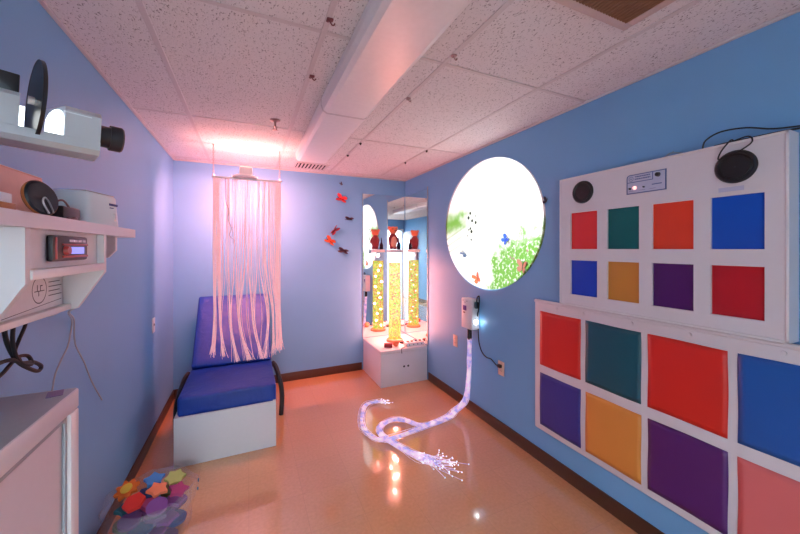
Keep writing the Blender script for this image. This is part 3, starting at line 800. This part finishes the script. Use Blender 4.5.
for (yy, zz) in ((1.368, 1.860), (.680, 1.858)):
    sp = Matrix.Translation((bx - .0002, yy, zz)) @ Matrix.Rotation(-PI / 2, 4, 'Y')
    f = MB().lathe([(.067, 0), (.067, .006), (.062, .012), (.056, .013), (.052, .008), (.050, .006)], mat=sp, seg=40).build('speaker', M['black'], t)
    MB().lathe([(.050, .006), (.045, .004), (.022, .0015), (.020, .003), (.012, .0065), (0, .008)], mat=sp, seg=40).build('cone', M['speaker'], f)
    MB().lathe([(.052, .0075), (.047, .0105), (.043, .006)], mat=sp, seg=40).build('surround', M['blackrub'], f)
o = MB()
Rp = Matrix(((0, 0, -1, bx - .0003), (-1, 0, 0, 1.021), (0, 1, 0, 1.856), (0, 0, 0, 1)))
def rect(x0, y0, x1, y1): return [(x0, y0), (x1, y0), (x1, y1), (x0, y1)]
M['panel_blue'] = pm('panel_blue_border', (.10, .14, .32), .4); M['panel_face'] = pm('panel_pale_face', (.50, .52, .68), .4)
outl = [(-.092, -.050), (.092, -.050), (.092, .050), (-.078, .050), (-.089, .044), (-.092, .032)]
cp = o.prism(outl, .003, Rp).build('control_panel', M['panel_blue'], t)
MB().prism([(-.086, -.045), (.087, -.045), (.087, .045), (.036, .045), (.036, .008), (-.086, .008)], .0012, Rp @ Matrix.Translation((0, 0, .003))).prism([(-.086, .012), (.031, .012), (.031, .045), (-.076, .045), (-.083, .041), (-.086, .032)], .0012, Rp @ Matrix.Translation((0, 0, .003))).build('panel_face', M['panel_face'], cp)
Q = Rp @ Matrix.Translation((0, 0, .0042))
mk = MB(); N_ = 24
f = lambda a, r: (-.068 + r * math.cos(a), .028 + r * math.sin(a))
for k in range(N_):
    a0, a1 = 2 * PI * k / N_, 2 * PI * (k + 1) / N_
    mk.bm.faces.new([mk.bm.verts.new(Q @ Vector((x, y, .0005))) for x, y in (f(a0, .0095), f(a0, .012), f(a1, .012), f(a1, .0095))])
bmesh.ops.remove_doubles(mk.bm, verts=mk.bm.verts, dist=1e-6)
mk.build('emblem_ring', M['panel_blue'], cp)
mk_rects = [rect(-.072, .026, -.064, .030), rect(.030, -.018, .074, -.013), rect(-.030, -.036, .0, -.0345), rect(.02, -.036, .048, -.0345), rect(-.078, -.036, -.058, -.0345)]
for (u0, u1, vv) in ((-.048, .022, .033), (-.050, .024, .021)):
    u = u0
    while u < u1:
        w = random.uniform(.006, .011); mk_rects.append(rect(u, vv, min(u + w, u1), vv + .006)); u += w + .0018
for rr_ in mk_rects: MB().prism(rr_, .0006, Q).build('printed_mark', M['panel_blue'], cp)
def knob(u, v, r, mat, h=.008, nm='knob'):
    p0 = Q @ Vector((u, v, 0)); p1 = Q @ Vector((u, v, h))
    MB().cyl(p0, p1, r, r * .85, seg=16).build(nm, mat, cp)
knob(.058, .028, .011, M['black'], .012); knob(-.073, -.022, .005, M['black']); knob(-.050, -.020, .009, M['led'], .006, 'indicator'); knob(-.006, -.022, .004, M['black'])
MB().box((bx - .0012, .655, 1.760), (bx - .0002, .735, 1.778)).build('sticker', M['panel_face'], t)
# loose cable over the board
tz = bz1 + .004
t2 = thing('audio_cable', (1.85, .65, bz1), 'thin black cable looping over the top of the colour board', 'cable')
MB().tube([(1.86, .50, tz + .002), (1.845, .56, tz + .001), (1.84, .60, tz + .001), (1.838, .66, tz + .001), (1.836, .72, tz + .001), (1.845, .76, tz + .001)], .004, 6, 4).tube([(1.85, .48, tz + .004), (1.85, .58, tz + .02), (1.85, .66, tz + .05), (1.848, .74, tz + .058), (1.845, .79, tz + .035), (1.842, .80, tz)], .0032, 6, 5).tube([(1.834, .70, tz + .001), (1.812, .64, tz + .004), (1.801, .625, bz1 - .02), (1.801, .66, bz1 - .045), (1.800, .70, bz1 - .055), (1.800, .728, bz1 - .065), (1.801, .72, bz1 - .035), (1.802, .70, bz1 - .006), (1.810, .69, tz + .004), (1.83, .69, tz + .001)], .0028, 6, 5).build('cable', M['blackrub'], t2)
tag(MB().tube([(1.845, .87, tz - .001), (1.845, .90, tz + .01), (1.85, .93, tz + .016), (1.85, .955, tz + .002), (1.845, .99, tz - .001)], .003, 6, 4).tube([(1.845, .955, tz - .001), (1.84, .93, tz + .008), (1.842, .91, tz + .02)], .002, 5, 4).build('tape_strip', sheer('clear_tape', (.6, .75, .85), .5, .2)), 'scrap of clear tape curling on the top edge of the colour board', 'tape')

# ================================================================= PADDED WALL HANGING (lower)
t = thing('padded_wall_panel', (1.87, 1.06, .25), 'white vinyl wall hanging with large coloured squares below the speaker board', 'wall panel')
pcols = [(1.422, 1.738), (1.072, 1.388), (.724, 1.039), (.375, .692)]
prow = [(.708, 1.084), (.288, .651)]
MB().box((1.872, .335, .245), (XR - .0005, 1.790, 1.150), .012, 3).build('backing', M['vinyl_white'], t)
mb = MB().cyl((1.880, .335, 1.150), (1.880, 1.788, 1.150), .012, seg=12)
mb.build('top_roll', M['vinyl_white'], t)
pc = [['red', 'teal', 'red', 'blue'], ['indigo', 'orange', 'purple', 'pink']]
for r in range(2):
    for c in range(4):
        (ya, yb_), (za, zb) = pcols[c], prow[r]
        mb = MB(); bm = mb.bm; n = 14
        g = []
        for i in range(n + 1):
            row = []
            for j in range(n + 1):
                u, v = i / n, j / n
                k = (16 * u * (1 - u) * v * (1 - v))
                y = ya + (yb_ - ya) * u; zz = za + (zb - za) * v
                # soft outline
                y += .0015 * math.sin(zz * 17 + c) * (1 - 2 * min(u, 1 - u)); zz += .0015 * math.sin(y * 15 + r) * (1 - 2 * min(v, 1 - v))
                w = noise.noise(Vector((y * 7, zz * 7, c * 3 + r * 11)))
                row.append(bm.verts.new((1.8708 - .007 * k ** .45 - .003 * w * k, y, zz)))
            g.append(row)
        for i in range(n):
            for j in range(n):
                bm.faces.new((g[i][j], g[i][j + 1], g[i + 1][j + 1], g[i + 1][j]))
        bmesh.ops.recalc_face_normals(bm, faces=bm.faces[:])
        o = mb.build('padded_square', M['pad_' + pc[r][c]], t, angle=1.3)
        sd = o.modifiers.new('s', 'SOLIDIFY'); sd.thickness = .003; sd.offset = 0
        o['label'] = pc[r][c] + ' padded square'
for yy in (1.60, 1.405, 1.12, .86, .56):
    MB().cyl((1.8665, yy, 1.122), (1.8725, yy, 1.122), .007, .009, seg=14).build('snap', M['vinyl_white'], t)

# ================================================================= LEFT SHELF UNIT
SX = -.462
t = thing('wall_shelf', (-.6, 1.3, 1.32), 'white wall shelf unit with compartments holding the small display player', 'shelf')
stz = 1.605
pl = [(XL + .0005, .62), (XL + .0005, 1.855), (-.52, 1.862), (-.47, 1.855), (-.455, 1.82), (-.452, .62)]
MB().prism(pl, .034, Matrix.Translation((0, 0, stz - .034))).build('top_board', M['white'], t)
def side(y, th, name):
    prof = [(XL + .0005, stz - .0345), (SX, stz - .0345), (SX, 1.440), (-.470, 1.428), (-.525, 1.335), (-.536, 1.318), (XL + .0005, 1.318)]
    mt = Matrix(((1, 0, 0, 0), (0, 0, 1, y), (0, 1, 0, 0), (0, 0, 0, 1)))
    MB().prism(prof, th, mt).build(name, M['white'], t, angle=.4)
side(1.040, .020, 'side_panel'); side(1.494, .020, 'side_panel')
prof = [(XL + .0005, stz - .0345), (-.50, stz - .0345), (-.50, 1.515), (-.525, 1.485), (XL + .0005, 1.470)]
MB().prism(prof, .020, Matrix(((1, 0, 0, 0), (0, 0, 1, 1.735), (0, 1, 0, 0), (0, 0, 0, 1)))).build('bracket', M['white'], t, angle=.4)
MB().box((XL + .0005, 1.0602, 1.448), (SX + .004, 1.4938, 1.472), .002).build('middle_shelf', M['white'], t)
MB().box((XL + .0005, 1.0602, 1.318), (-.548, 1.4938, 1.336), .002).build('bottom_shelf', M['white'], t)
MB().box((-.492, 1.0602, 1.4722), (-.482, 1.4938, stz - .0345)).build('front_board', M['paper'], t)
MB().box((-.582, 1.0602, 1.336), (-.572, 1.4938, 1.448)).build('back_board', M['white'], t)
# player with blue display
t = thing('media_player', (-.47, 1.25, 1.50), 'small black player with red trim and blue display in the shelf', 'player')
MB().box((-.4815, 1.170, 1.488), (-.466, 1.377, 1.558), .006).build('body', M['black'], t)
MB().box((-.4665, 1.217, 1.497), (-.463, 1.370, 1.503), .001).box((-.4665, 1.217, 1.531), (-.463, 1.370, 1.536), .001).box((-.4665, 1.180, 1.494), (-.4635, 1.186, 1.552), .001).build('trim_bar', M['redled'], t)
MB().box((-.4662, 1.257, 1.507), (-.4645, 1.347, 1.527), .0006).build('display', M['lcd'], t)
MB().cyl((-.4662, 1.234, 1.517), (-.456, 1.234, 1.517), .013, .011).build('knob', M['redled'], t)
for k in range(4): MB().box((-.4662, 1.257 + k * .026, 1.541), (-.4640, 1.277 + k * .026, 1.548), .0005).build('button', M['steel'], t)
# notice in the lower compartment
t = thing('notice_card', (-.57, 1.27, 1.336), 'white card with an oval emblem and ruled lines in the lower shelf compartment', 'card')
Rn = Matrix(((0, 0, 1, -.5708), (1, 0, 0, 1.290), (0, 1, 0, 1.3365), (0, 0, 0, 1)))
MB().prism(rect(-.222, 0, .198, .108), .0015, Rn).build('sheet', M['paper'], t)
Q2 = Rn @ Matrix.Translation((0, 0, .0015))
mk = MB()
N_ = 36
f = lambda a, r: (.062 + .038 * r * math.cos(a), .062 + .040 * r * math.sin(a))
inn = [f(2 * PI * k / N_, .94) for k in range(N_)]; out_ = [f(2 * PI * k / N_, 1.02) for k in range(N_)]
for k in range(N_):
    q_ = [inn[k], out_[k], out_[(k + 1) % N_], inn[(k + 1) % N_]]
    mk.bm.faces.new([mk.bm.verts.new(Q2 @ Vector((x, y, .0003))) for x, y in q_])
bmesh.ops.remove_doubles(mk.bm, verts=mk.bm.verts, dist=1e-6)
mk.build('emblem_ring', M['ink'], t)
MB().prism([(.036, .060), (.050, .060), (.050, .078), (.053, .078), (.053, .060), (.066, .060), (.066, .076), (.078, .076), (.078, .073), (.069, .073), (.069, .060), (.088, .060), (.088, .0575), (.060, .0575), (.060, .044), (.057, .044), (.057, .0575), (.036, .0575)], .0004, Q2).build('emblem_mark', M['ink'], t)
for k in range(5): MB().prism(rect(.112, .094 - k * .014, .190 - .012 * (k % 2), .0965 - k * .014), .0004, Q2).build('printed_line', M['ink'], t)
MB().prism([(-.15, .002), (.19, .020), (.19, .0215), (-.15, .0035)], .0004, Q2).build('printed_line', M['ink'], t)
tag(MB().ball((-.660, 1.61, 1.297), .056, (.66, 1.0, .32)).build('white_puck', M['white']), 'white rounded puck on the left wall under the shelf unit', 'puck')
# things on the shelf
zt = stz + .0005
t = thing('carton', (-.62, 1.20, zt), 'pink carton at the back of the shelf', 'box')
rc = Matrix.Rotation(math.radians(-12), 4, 'Z')
MB().box((-.685, 1.06, zt), (-.565, 1.36, zt + .125), .003).build('box', M['carton'], t)
MB().box((-.684, 1.062, zt + .1252), (-.566, 1.358, zt + .128), .001).build('lid', M['carton'], t)
tag(MB().box((-.560, 1.04, zt), (-.50, 1.092, zt + .022), .002).build('card_box', M['goldband']), 'small amber box at the left end of the shelf', 'box')
tag(MB().box((-.560, 1.04, zt + .0225), (-.505, 1.088, zt + .045), .002).build('card_box', M['offwhite']), 'small pale box stacked on the amber box', 'box')
t = thing('round_speaker', (-.51, 1.20, zt), 'round black disc leaning in front of the pink carton', 'speaker')
cR = Matrix.Translation((-.508, 1.20, zt + .049)) @ Matrix.Scale(.70, 4) @ Matrix.Rotation(math.radians(-18), 4, 'Z') @ Matrix.Rotation(math.radians(78), 4, 'Y')
MB().lathe([(.064, 0), (.066, .010), (.060, .020), (.050, .022), (.02, .016), (0, .016)], mat=cR, seg=40).build('shell', M['speaker'], t)
MB().lathe([(.0665, .004), (.068, .009), (.0665, .014)], mat=cR, seg=40).build('rim', M['goldband'], t)
pp = lambda u, v: cR @ Vector((u, v, .024))
MB().tube([pp(.062, .002), pp(.02, -.012), pp(.0, .0), pp(.02, .014), pp(.058, .022)], .0022, 6, 4).build('loop_clip', M['steel'], t)
t = thing('power_adaptor', (-.53, 1.33, zt), 'black power adaptor lying between the disc and the pale device', 'adaptor')
MB().box((-.555, 1.315, zt), (-.500, 1.425, zt + .045), .006).build('body', M['black'], t)
MB().tube([(-.500, 1.37, zt + .012), (-.488, 1.36, zt + .010), (-.482, 1.33, zt + .006), (-.486, 1.30, zt + .005)], .004, 6, 4).tube([(-.52, 1.32, zt + .040), (-.51, 1.302, zt + .055), (-.505, 1.325, zt + .060), (-.505, 1.36, zt + .043)], .003, 6, 4).build('lead', M['clipred'], t)
# pale rounded device
t = thing('desktop_device', (-.5417, 1.572, zt), 'pale rounded desktop device with a dark top slot at the far end of the shelf', 'device')
DM = Matrix.Translation((-.5417, 1.572, zt)) @ Matrix.Rotation(math.radians(-13.5), 4, 'Z')
def dbuild(mb, *a, **k):
    bmesh.ops.transform(mb.bm, matrix=DM, verts=mb.bm.verts); return mb.build(*a, **k)
mb = MB(); bm = mb.bm
bmesh.ops.create_cube(bm, size=1)
bmesh.ops.scale(bm, vec=(.13, .212, .116), verts=bm.verts)
for v in bm.verts:
    if v.co.z > 0: v.co.y *= .93; v.co.x *= .90
ed = [e for e in bm.edges if abs(e.verts[0].co.z - e.verts[1].co.z) > .05]
bmesh.ops.bevel(bm, geom=ed, offset=.040, segments=6, affect='EDGES', profile=.5)
ed = [e for e in bm.edges if e.verts[0].co.z > .057 and e.verts[1].co.z > .057]
bmesh.ops.bevel(bm, geom=ed, offset=.010, segments=3, affect='EDGES', profile=.5)
bmesh.ops.translate(bm, vec=(0, 0, .058), verts=bm.verts)
dbuild(mb, 'casing', M['offwhite'], t)
dbuild(MB().box((-.035, -.075, .1158), (.052, .075, .1190), .0012), 'top_slot', M['grey'], t)
u = .030
for k in range(5):
    dbuild(MB().box((.0565, u, .078), (.0625, u + .008, .086)), 'printed_mark', M['labelblue'], t); u += .0098
dbuild(MB().box((.0565, .032, .068), (.0628, .052, .071)), 'printed_mark', M['labelblue'], t)
dbuild(MB().box((.058, .052, .020), (.0645, .066, .050), .0025), 'button', M['steel'], t)

# hanging cables under the shelf
t = thing('black_cable', (-.66, 1.25, 1.2), 'knotted black cables dangling under the shelf unit', 'cable')
def wl(px, py, X=-.672):
    th = math.radians(24.36); c, s = math.cos(th), math.sin(th)
    x = (px - 400) / 334; zz = (248.7 - py) / 334
    r = (x * c + s, -x * s + c, zz); k = X / r[0]
    return (X, r[1] * k, 1.522 + r[2] * k)
XC = -.64
MB().tube([wl(3, 312, XC), wl(5, 335, XC), wl(10, 350, XC), wl(18, 362, XC), wl(28, 368, XC), wl(38, 371, XC), wl(41, 366, XC + .004), wl(33, 362, XC + .008), wl(22, 363, XC + .012), wl(12, 360, XC + .01), wl(0, 363, XC), wl(-12, 370, XC)], .0058, 8, 6).tube([wl(16, 312, XC), wl(13, 330, XC), wl(13, 345, XC + .012), wl(17, 358, XC + .014), wl(24, 364, XC + .014), wl(32, 364, XC + .014), wl(28, 356, XC + .004), wl(18, 357, XC - .004), wl(10, 365, XC), wl(2, 374, XC), wl(-10, 384, XC)], .0052, 8, 6).tube([wl(28, 312, XC), wl(25, 326, XC), wl(19, 340, XC + .003), wl(15, 352, XC - .006), wl(20, 360, XC - .006)], .0046, 8, 6).build('cable', M['blackrub'], t)
t = thing('white_cable', (-.66, 1.6, 1.2), 'two thin white cables hanging from the far end of the shelf unit', 'cable')
XC = -.682
MB().tube([(-.545, 1.500, 1.3175), (-.57, 1.53, 1.300), wl(72, 322, XC), wl(68, 345, XC), wl(61, 360, XC), wl(55, 375, XC), wl(52, 392, XC)], .0028, 6, 6).tube([(-.545, 1.507, 1.3175), (-.57, 1.535, 1.300), wl(74, 320, XC), wl(75, 343, XC), wl(84, 362, XC), wl(92, 382, XC), wl(102, 400, XC)], .0028, 6, 6).build('cord', M['grey'], t)

# ================================================================= CABINET LOWER LEFT
kx, ky1, kz = -.481, 1.350, 1.095
t = thing('cabinet', (-.59, .95, 0), 'white framed cabinet in the near left corner below the shelf', 'cabinet')
MB().box((XL + .012, .40, 0), (kx - .022, ky1 - .004, kz - .022), .002).build('carcass', M['white'], t)
MB().box((XL + .012, .395, kz - .0215), (kx, ky1, kz), .004).build('top', M['grey'], t)
MB().box((kx - .022, .40, kz - .060), (kx + .004, ky1, kz - .001), .006).box((kx - .022, ky1 - .052, .0), (kx + .004, ky1, kz - .061), .006).box((kx - .022, .40, .0), (kx + .004, .45, kz - .061), .006).box((kx - .022, .45, 0), (kx + .004, ky1 - .052, .06), .006).build('face_frame', M['white'], t)
MB().box((kx - .0215, .4505, .0605), (kx - .012, ky1 - .0525, kz - .0605), .001).build('door', M['board'], t)
d = t.children[-1]
MB().box((kx - .012, ky1 - .066, .0605), (kx - .004, ky1 - .055, kz - .0605), .002).box((kx - .012, .455, kz - .076), (kx - .004, ky1 - .068, kz - .064), .002).build('door_moulding', M['grey'], d)
tag(MB().box((-.535, 1.285, kz + .0003), (-.500, 1.335, kz + .003), .001, rot=Matrix.Rotation(.3, 4, 'Z')).build('card', pm('mauve_card', (.22, .14, .30), .5)), 'small dark purple card lying on the cabinet top', 'card')

# ================================================================= PROJECTOR UPPER LEFT
LP = Vector((-.345, 1.255, 1.845))          # lens front centre
TGT = Vector((XR, 2.298, DCZ))
AX = (TGT - LP).normalized()
SIDE = Vector((AX.y, -AX.x, 0)).normalized()   # to the right of the axis
UP = SIDE.cross(AX).normalized()
PMX = Matrix(((AX.x, SIDE.x, UP.x, LP.x), (AX.y, SIDE.y, UP.y, LP.y), (AX.z, SIDE.z, UP.z, LP.z), (0, 0, 0, 1)))
def pbuild(mb, name, mat, parent, **k):
    bmesh.ops.transform(mb.bm, matrix=PMX, verts=mb.bm.verts)
    bmesh.ops.reverse_faces(mb.bm, faces=mb.bm.faces[:])
    return mb.build(name, mat, parent, **k)
t = thing('effect_projector', tuple(LP), 'silver effect projector with black lens and glass wheel in the upper left corner', 'projector')
# local: x along axis (lens front at 0), y to the right, z up
HB = .056
yz = Matrix(((0, 0, 1, 0), (1, 0, 0, 0), (0, 1, 0, 0), (0, 0, 0, 1)))
TT = -.034
pbuild(MB().prism([(-HB + .012, -HB - .012), (HB - .012, -HB - .012), (HB, -HB), (HB, TT), (-HB, TT), (-HB, -HB)], .42, Matrix.Translation((-.475, 0, 0)) @ yz), 'base_tray', M['silver'], t, angle=.4)
mb = MB()   # front housing with a slanted rear face (plan outline, chamfered top)
plan = [(-.126, HB), (-.0555, HB), (-.0555, -HB), (-.158, -HB)]
mb.prism(plan, .068, Matrix.Translation((0, 0, TT + .0002)))
plan2 = [(-.126, HB), (-.0555, HB), (-.0555, -HB), (-.158, -HB)]
lo = [mb.bm.verts.new((x, y, TT + .0682)) for x, y in plan2]; hi = [mb.bm.verts.new((x, y * .72, TT + .083)) for x, y in plan2]
for k in range(4): mb.bm.faces.new((lo[k], lo[(k + 1) % 4], hi[(k + 1) % 4], hi[k]))
mb.bm.faces.new(hi)
pbuild(mb, 'lens_housing', M['silver'], t, angle=.4)
pbuild(MB().prism([(-HB, TT + .0002), (HB, TT + .0002), (HB, HB - .018), (HB - .012, HB - .006), (-HB + .012, HB - .006), (-HB, HB - .018)], .27, Matrix.Translation((-.475, 0, 0)) @ yz), 'lamp_housing', M['silver'], t, angle=.4)
pbuild(MB().cyl((-.056, 0, 0), (-.030, 0, 0), .030, seg=28).cyl((-.030, 0, 0), (-.004, 0, 0), .036, .036, seg=28).cyl((-.004, 0, 0), (0, 0, 0), .036, .033, seg=28), 'lens_barrel', M['black'], t)
pbuild(MB().cyl((.0005, 0, 0), (.0012, 0, 0), .028, seg=28), 'lens_glass', pm('lens_coating', (.02, .02, .06), .05), t)
wl_c = Vector((-.178, .012, .048)); WR = .104
ringm = Matrix.Translation(wl_c) @ Matrix.Rotation(-.12, 4, 'Z') @ Matrix.Rotation(PI / 2, 4, 'Y')
pbuild(MB().lathe([(WR - .007, -.003), (WR, -.004), (WR, .004), (WR - .007, .003), (WR - .007, -.003)], mat=ringm, seg=56), 'wheel_rim', M['black'], t)
pbuild(MB().lathe([(WR - .007, -.001), (WR - .007, .001), (0, .001)], mat=ringm, seg=56), 'wheel_glass', M['wheel_glass'], t)
pbuild(MB().cyl(wl_c - Vector((.014, 0, 0)), wl_c + Vector((.012, 0, 0)), .010), 'wheel_hub', M['steel'], t)
pbuild(MB().box((-.245, -.02, HB - .0055), (-.207, .035, HB + .042), .003), 'motor', M['black'], t)
pbuild(MB().tube([(-.30, .05, HB), (-.28, .062, HB + .04), (-.31, .055, HB + .065), (-.36, .05, HB + .05), (-.40, .05, HB + .004)], .007, 8, 6), 'cable', M['blackrub'], t)
pbuild(MB().cyl((-.33, HB + .0005, -.004), (-.33, HB + .004, -.004), .013, seg=18), 'tilt_knob', M['black'], t)
slant = math.atan2(.032, 2 * HB)
gm = Matrix.Translation((-.1424, 0, 0)) @ Matrix.Rotation(-slant, 4, 'Z') @ Matrix.Translation((-.0016, 0, 0)) @ yz
pbuild(MB().prism([(-.050, TT + .001), (.050, TT + .001), (.050, .012)] + [(.050 * math.cos(a), .012 + .030 * math.sin(a)) for a in [PI * k / 12 for k in range(1, 12)]] + [(-.050, .012)], .001, gm), 'gate_glow_face', glow('painted_gate_light', (.95, 1.0, 1.0), 3.0), t)  # glowing plate stands in for lamp light on the housing's rear face
pbuild(MB().cyl((-.2045, .015, 0), (-.196, .015, 0), .026, seg=24), 'lamp_window', glow('lamp_light', (.95, 1.0, 1.0), 3.0), t)
pbuild(MB().box((-.13, HB - .0002, .028), (-.075, HB + .0008, .0305)), 'seam', M['offwhite'], t)
# wall bracket reaching back to the left wall
q = PMX @ Vector((-.33, 0, -.069))
MB().box((XL + .0005, q.y - .02, q.z - .022), (q.x + .02, q.y + .02, q.z - .004), .003).box((XL + .0005, q.y - .05, q.z - .022), (XL + .012, q.y + .05, q.z + .10), .003).cyl((q.x, q.y, q.z - .006), (q.x, q.y, q.z + .006), .012).build('wall_bracket', M['silver'], t)

# ================================================================= TOY BAG
gx, gy = -.468, 2.15
t = thing('plastic_bag', (gx, gy, 0), 'open clear plastic bag full of foam shapes on the floor by the left wall', 'bag')
def wob(r, z, a): return r * (1 + .04 * math.sin(5 * a + z * 30) + .02 * math.sin(11 * a - z * 50) + (.04 * math.sin(7 * a + 1) if z > .22 else 0))
MB().lathe([(0, .002), (.15, .002), (.172, .02), (.178, .08), (.180, .15), (.176, .205), (.180, .235), (.192, .246), (.204, .240), (.210, .215), (.210, .18)], (gx, gy, 0), seg=72, wob=wob).build('film', M['bag'], t, angle=2.5)
for (a, zz) in ((-.05, .20), (.18, .215), (.05, .235)):
    c_ = Vector((gx + .212 * math.cos(a), gy + .212 * math.sin(a), zz))
    MB().ball(c_, .009, (.4, 1, 1), seg=10, rings=6).build('printed_dot', M['pad_teal'], t)
def star(n, r0, r1): return [((r0 if k % 2 == 0 else r1) * math.cos(PI * k / n), (r0 if k % 2 == 0 else r1) * math.sin(PI * k / n)) for k in range(2 * n)]
def flower(n, r): return [(r * (1 + .22 * math.cos(n * a)) * math.cos(a), r * (1 + .22 * math.cos(n * a)) * math.sin(a)) for a in [2 * PI * k / 48 for k in range(48)]]
def ngon(n, r): return [(r * math.cos(2 * PI * k / n), r * math.sin(2 * PI * k / n)) for k in range(n)]
FC = {'orange': (.75, .17, .02), 'yellow': (.80, .55, .06), 'sky': (.05, .24, .55), 'lime': (.45, .48, .14), 'salmon': (.80, .22, .10), 'red': (.72, .03, .02),
      'olive': (.10, .12, .04), 'purple': (.12, .05, .17), 'violet': (.20, .06, .25), 'navy': (.02, .05, .18), 'magenta': (.35, .04, .14), 'teal': (.02, .16, .2)}
for k, v in FC.items(): M['foam_' + k] = pm('foam_' + k, v, .8, bump=.2, bump_scale=400)
def foam(shape, h, col, loc, tilt, label, centre=None):
    t = thing('foam_shape', (0, 0, 0), label, 'foam toy', 'foam shapes in the plastic bag')
    MB().prism(shape, h).build('shape', M['foam_' + col], t)
    if centre: MB().cyl((0, 0, h), (0, 0, h + .006), .026).build('centre', M['foam_' + centre], t)
    t.location = loc; t.rotation_euler = tilt
zt = .222
top = [
    (flower(8, .046), .016, 'orange', (gx - .118, gy + .058, zt + .018), (.30, -.25, .3), 'orange sun shaped foam piece with a yellow centre on the heap', 'yellow'),
    (star(5, .052, .034), .015, 'sky', (gx - .012, gy + .112, zt + .006), (.2, .0, .5), 'sky blue foam star on top of the heap', None),
    (star(6, .052, .038), .015, 'lime', (gx + .090, gy + .085, zt + .006), (.25, .1, .2), 'pale lime foam star on top of the heap', None),
    (star(5, .052, .034), .015, 'salmon', (gx + .024, gy + .005, zt + .010), (.25, .05, .9), 'salmon foam star at the front of the heap', None),
    (ngon(6, .048), .018, 'red', (gx - .062, gy - .045, zt + .002), (.30, -.15, .2), 'bright red foam hexagon at the front of the heap', None),
    (star(5, .052, .032), .015, 'magenta', (gx + .122, gy - .022, zt - .002), (.25, .25, .3), 'magenta foam star at the right of the heap', None),
    (ngon(24, .046), .015, 'violet', (gx + .045, gy - .105, zt - .010), (.30, .1, 0), 'violet foam disc at the near edge of the heap', None)]
for (sh, h, c, l, r, lab, ce) in top: foam(sh, h, c, l, r, lab, ce)
fillc = [['purple', 'violet', 'olive', 'navy', 'teal', 'purple', 'magenta'], ['violet', 'purple', 'teal', 'purple', 'olive', 'navy', 'violet'], ['navy', 'purple', 'violet', 'teal', 'purple', 'violet', 'purple'], ['purple', 'teal', 'purple', 'violet', 'navy', 'purple', 'olive']]
for lay in range(4):
    for k in range(7):
        a = k * PI / 3 + lay * .5 - 1.2; rr = 0 if k == 6 else .112
        c = fillc[lay][k]
        sh = (ngon(6, .050), star(5, .052, .036), ngon(24, .048))[(k + lay) % 3]
        foam(sh, .018, c, (gx + rr * math.cos(a), gy + rr * math.sin(a), .162 - lay * .046), (random.uniform(-.16, .16), random.uniform(-.16, .16), random.random() * 3), c + ' foam shape packed low inside the clear plastic bag, under the top layer')

# ================================================================= LIGHTS
def light(kind, name, loc, power, col, **k):
    l = bpy.data.lights.new(name, kind); l.energy = power; l.color = col
    o = bpy.data.objects.new(name, l); COL.objects.link(o); o.location = loc
    for a, b in k.items(): setattr(l, a, b)
    return o
def aim(o, tgt):
    o.rotation_euler = (Vector(tgt) - Vector(o.location)).to_track_quat('-Z', 'Y').to_euler()
# projector beam
sp = light('SPOT', 'projector_beam', LP + AX * .012, 430, (.96, 1.0, 1.0), spot_size=2 * math.radians(13.1), spot_blend=.05, shadow_soft_size=.004)
aim(sp, TGT)
# pink light of the fibre curtain source
light('POINT', 'curtain_lamp', (-.02, CY, rz + .12), 3.5, (1, .42, .34), shadow_soft_size=.03)
for k in range(12):      # small lamps among the bubbles that light the water
    a_ = 2.4 * k
    light('POINT', 'tube_lamp', (TX + .046 * math.cos(a_), TY + .046 * math.sin(a_), .47 + k * .075), 15, (1, .27, .22), shadow_soft_size=.008)
light('POINT', 'tube_lamp', (TX, TY, 1.43), 2, (1, .30, .25), shadow_soft_size=.02)
al = light('AREA', 'added_pink_fill', (-.005, CY + .026, rz - .006), 34, (1, .27, .25), shape='RECTANGLE', size=.50, size_y=.012)  # added area light, pink fill for the back wall and floor
al.rotation_euler = (math.radians(50), 0, 0)
au = light('AREA', 'added_ceiling_fill', (-.005, CY, rz + .009), 11, (1, .33, .26), shape='RECTANGLE', size=.54, size_y=.012)  # added area light that spreads pink over the ceiling above the curtain
au.rotation_euler = (PI, 0, 0)
light('POINT', 'fibre_lamp', (1.858, 2.425, .862), .13, (.85, .95, 1), shadow_soft_size=.01)
# corridor lamps
a = light('AREA', 'corridor_lamp', (0, YF - .8, H - .03), 245, (.70, .88, 1.0), shape='RECTANGLE', size=1.2, size_y=.5)

w = bpy.data.worlds.new('World'); S.world = w; w.use_nodes = True
w.node_tree.nodes['Background'].inputs[0].default_value = (.5, .6, .8, 1); w.node_tree.nodes['Background'].inputs[1].default_value = .05

# ================================================================= CAMERA
cam = bpy.data.cameras.new('camera'); co = bpy.data.objects.new('camera', cam); COL.objects.link(co)
co.location = (0, 0, 1.522); co.rotation_euler = (PI / 2, 0, -math.radians(24.36))
cam.sensor_width = 36; cam.lens = 334 / 800 * 36; cam.shift_y = -(267 - 248.7) / 800; cam.clip_start = .02
S.camera = co
S.view_settings.view_transform = 'Standard'; S.view_settings.look = 'None'; S.view_settings.gamma = 1; S.view_settings.exposure = .28
S.cycles.use_denoising = True
S.cycles.max_bounces = 10; S.cycles.diffuse_bounces = 5; S.cycles.glossy_bounces = 6; S.cycles.transparent_max_bounces = 16
S.cycles.sample_clamp_indirect = 6
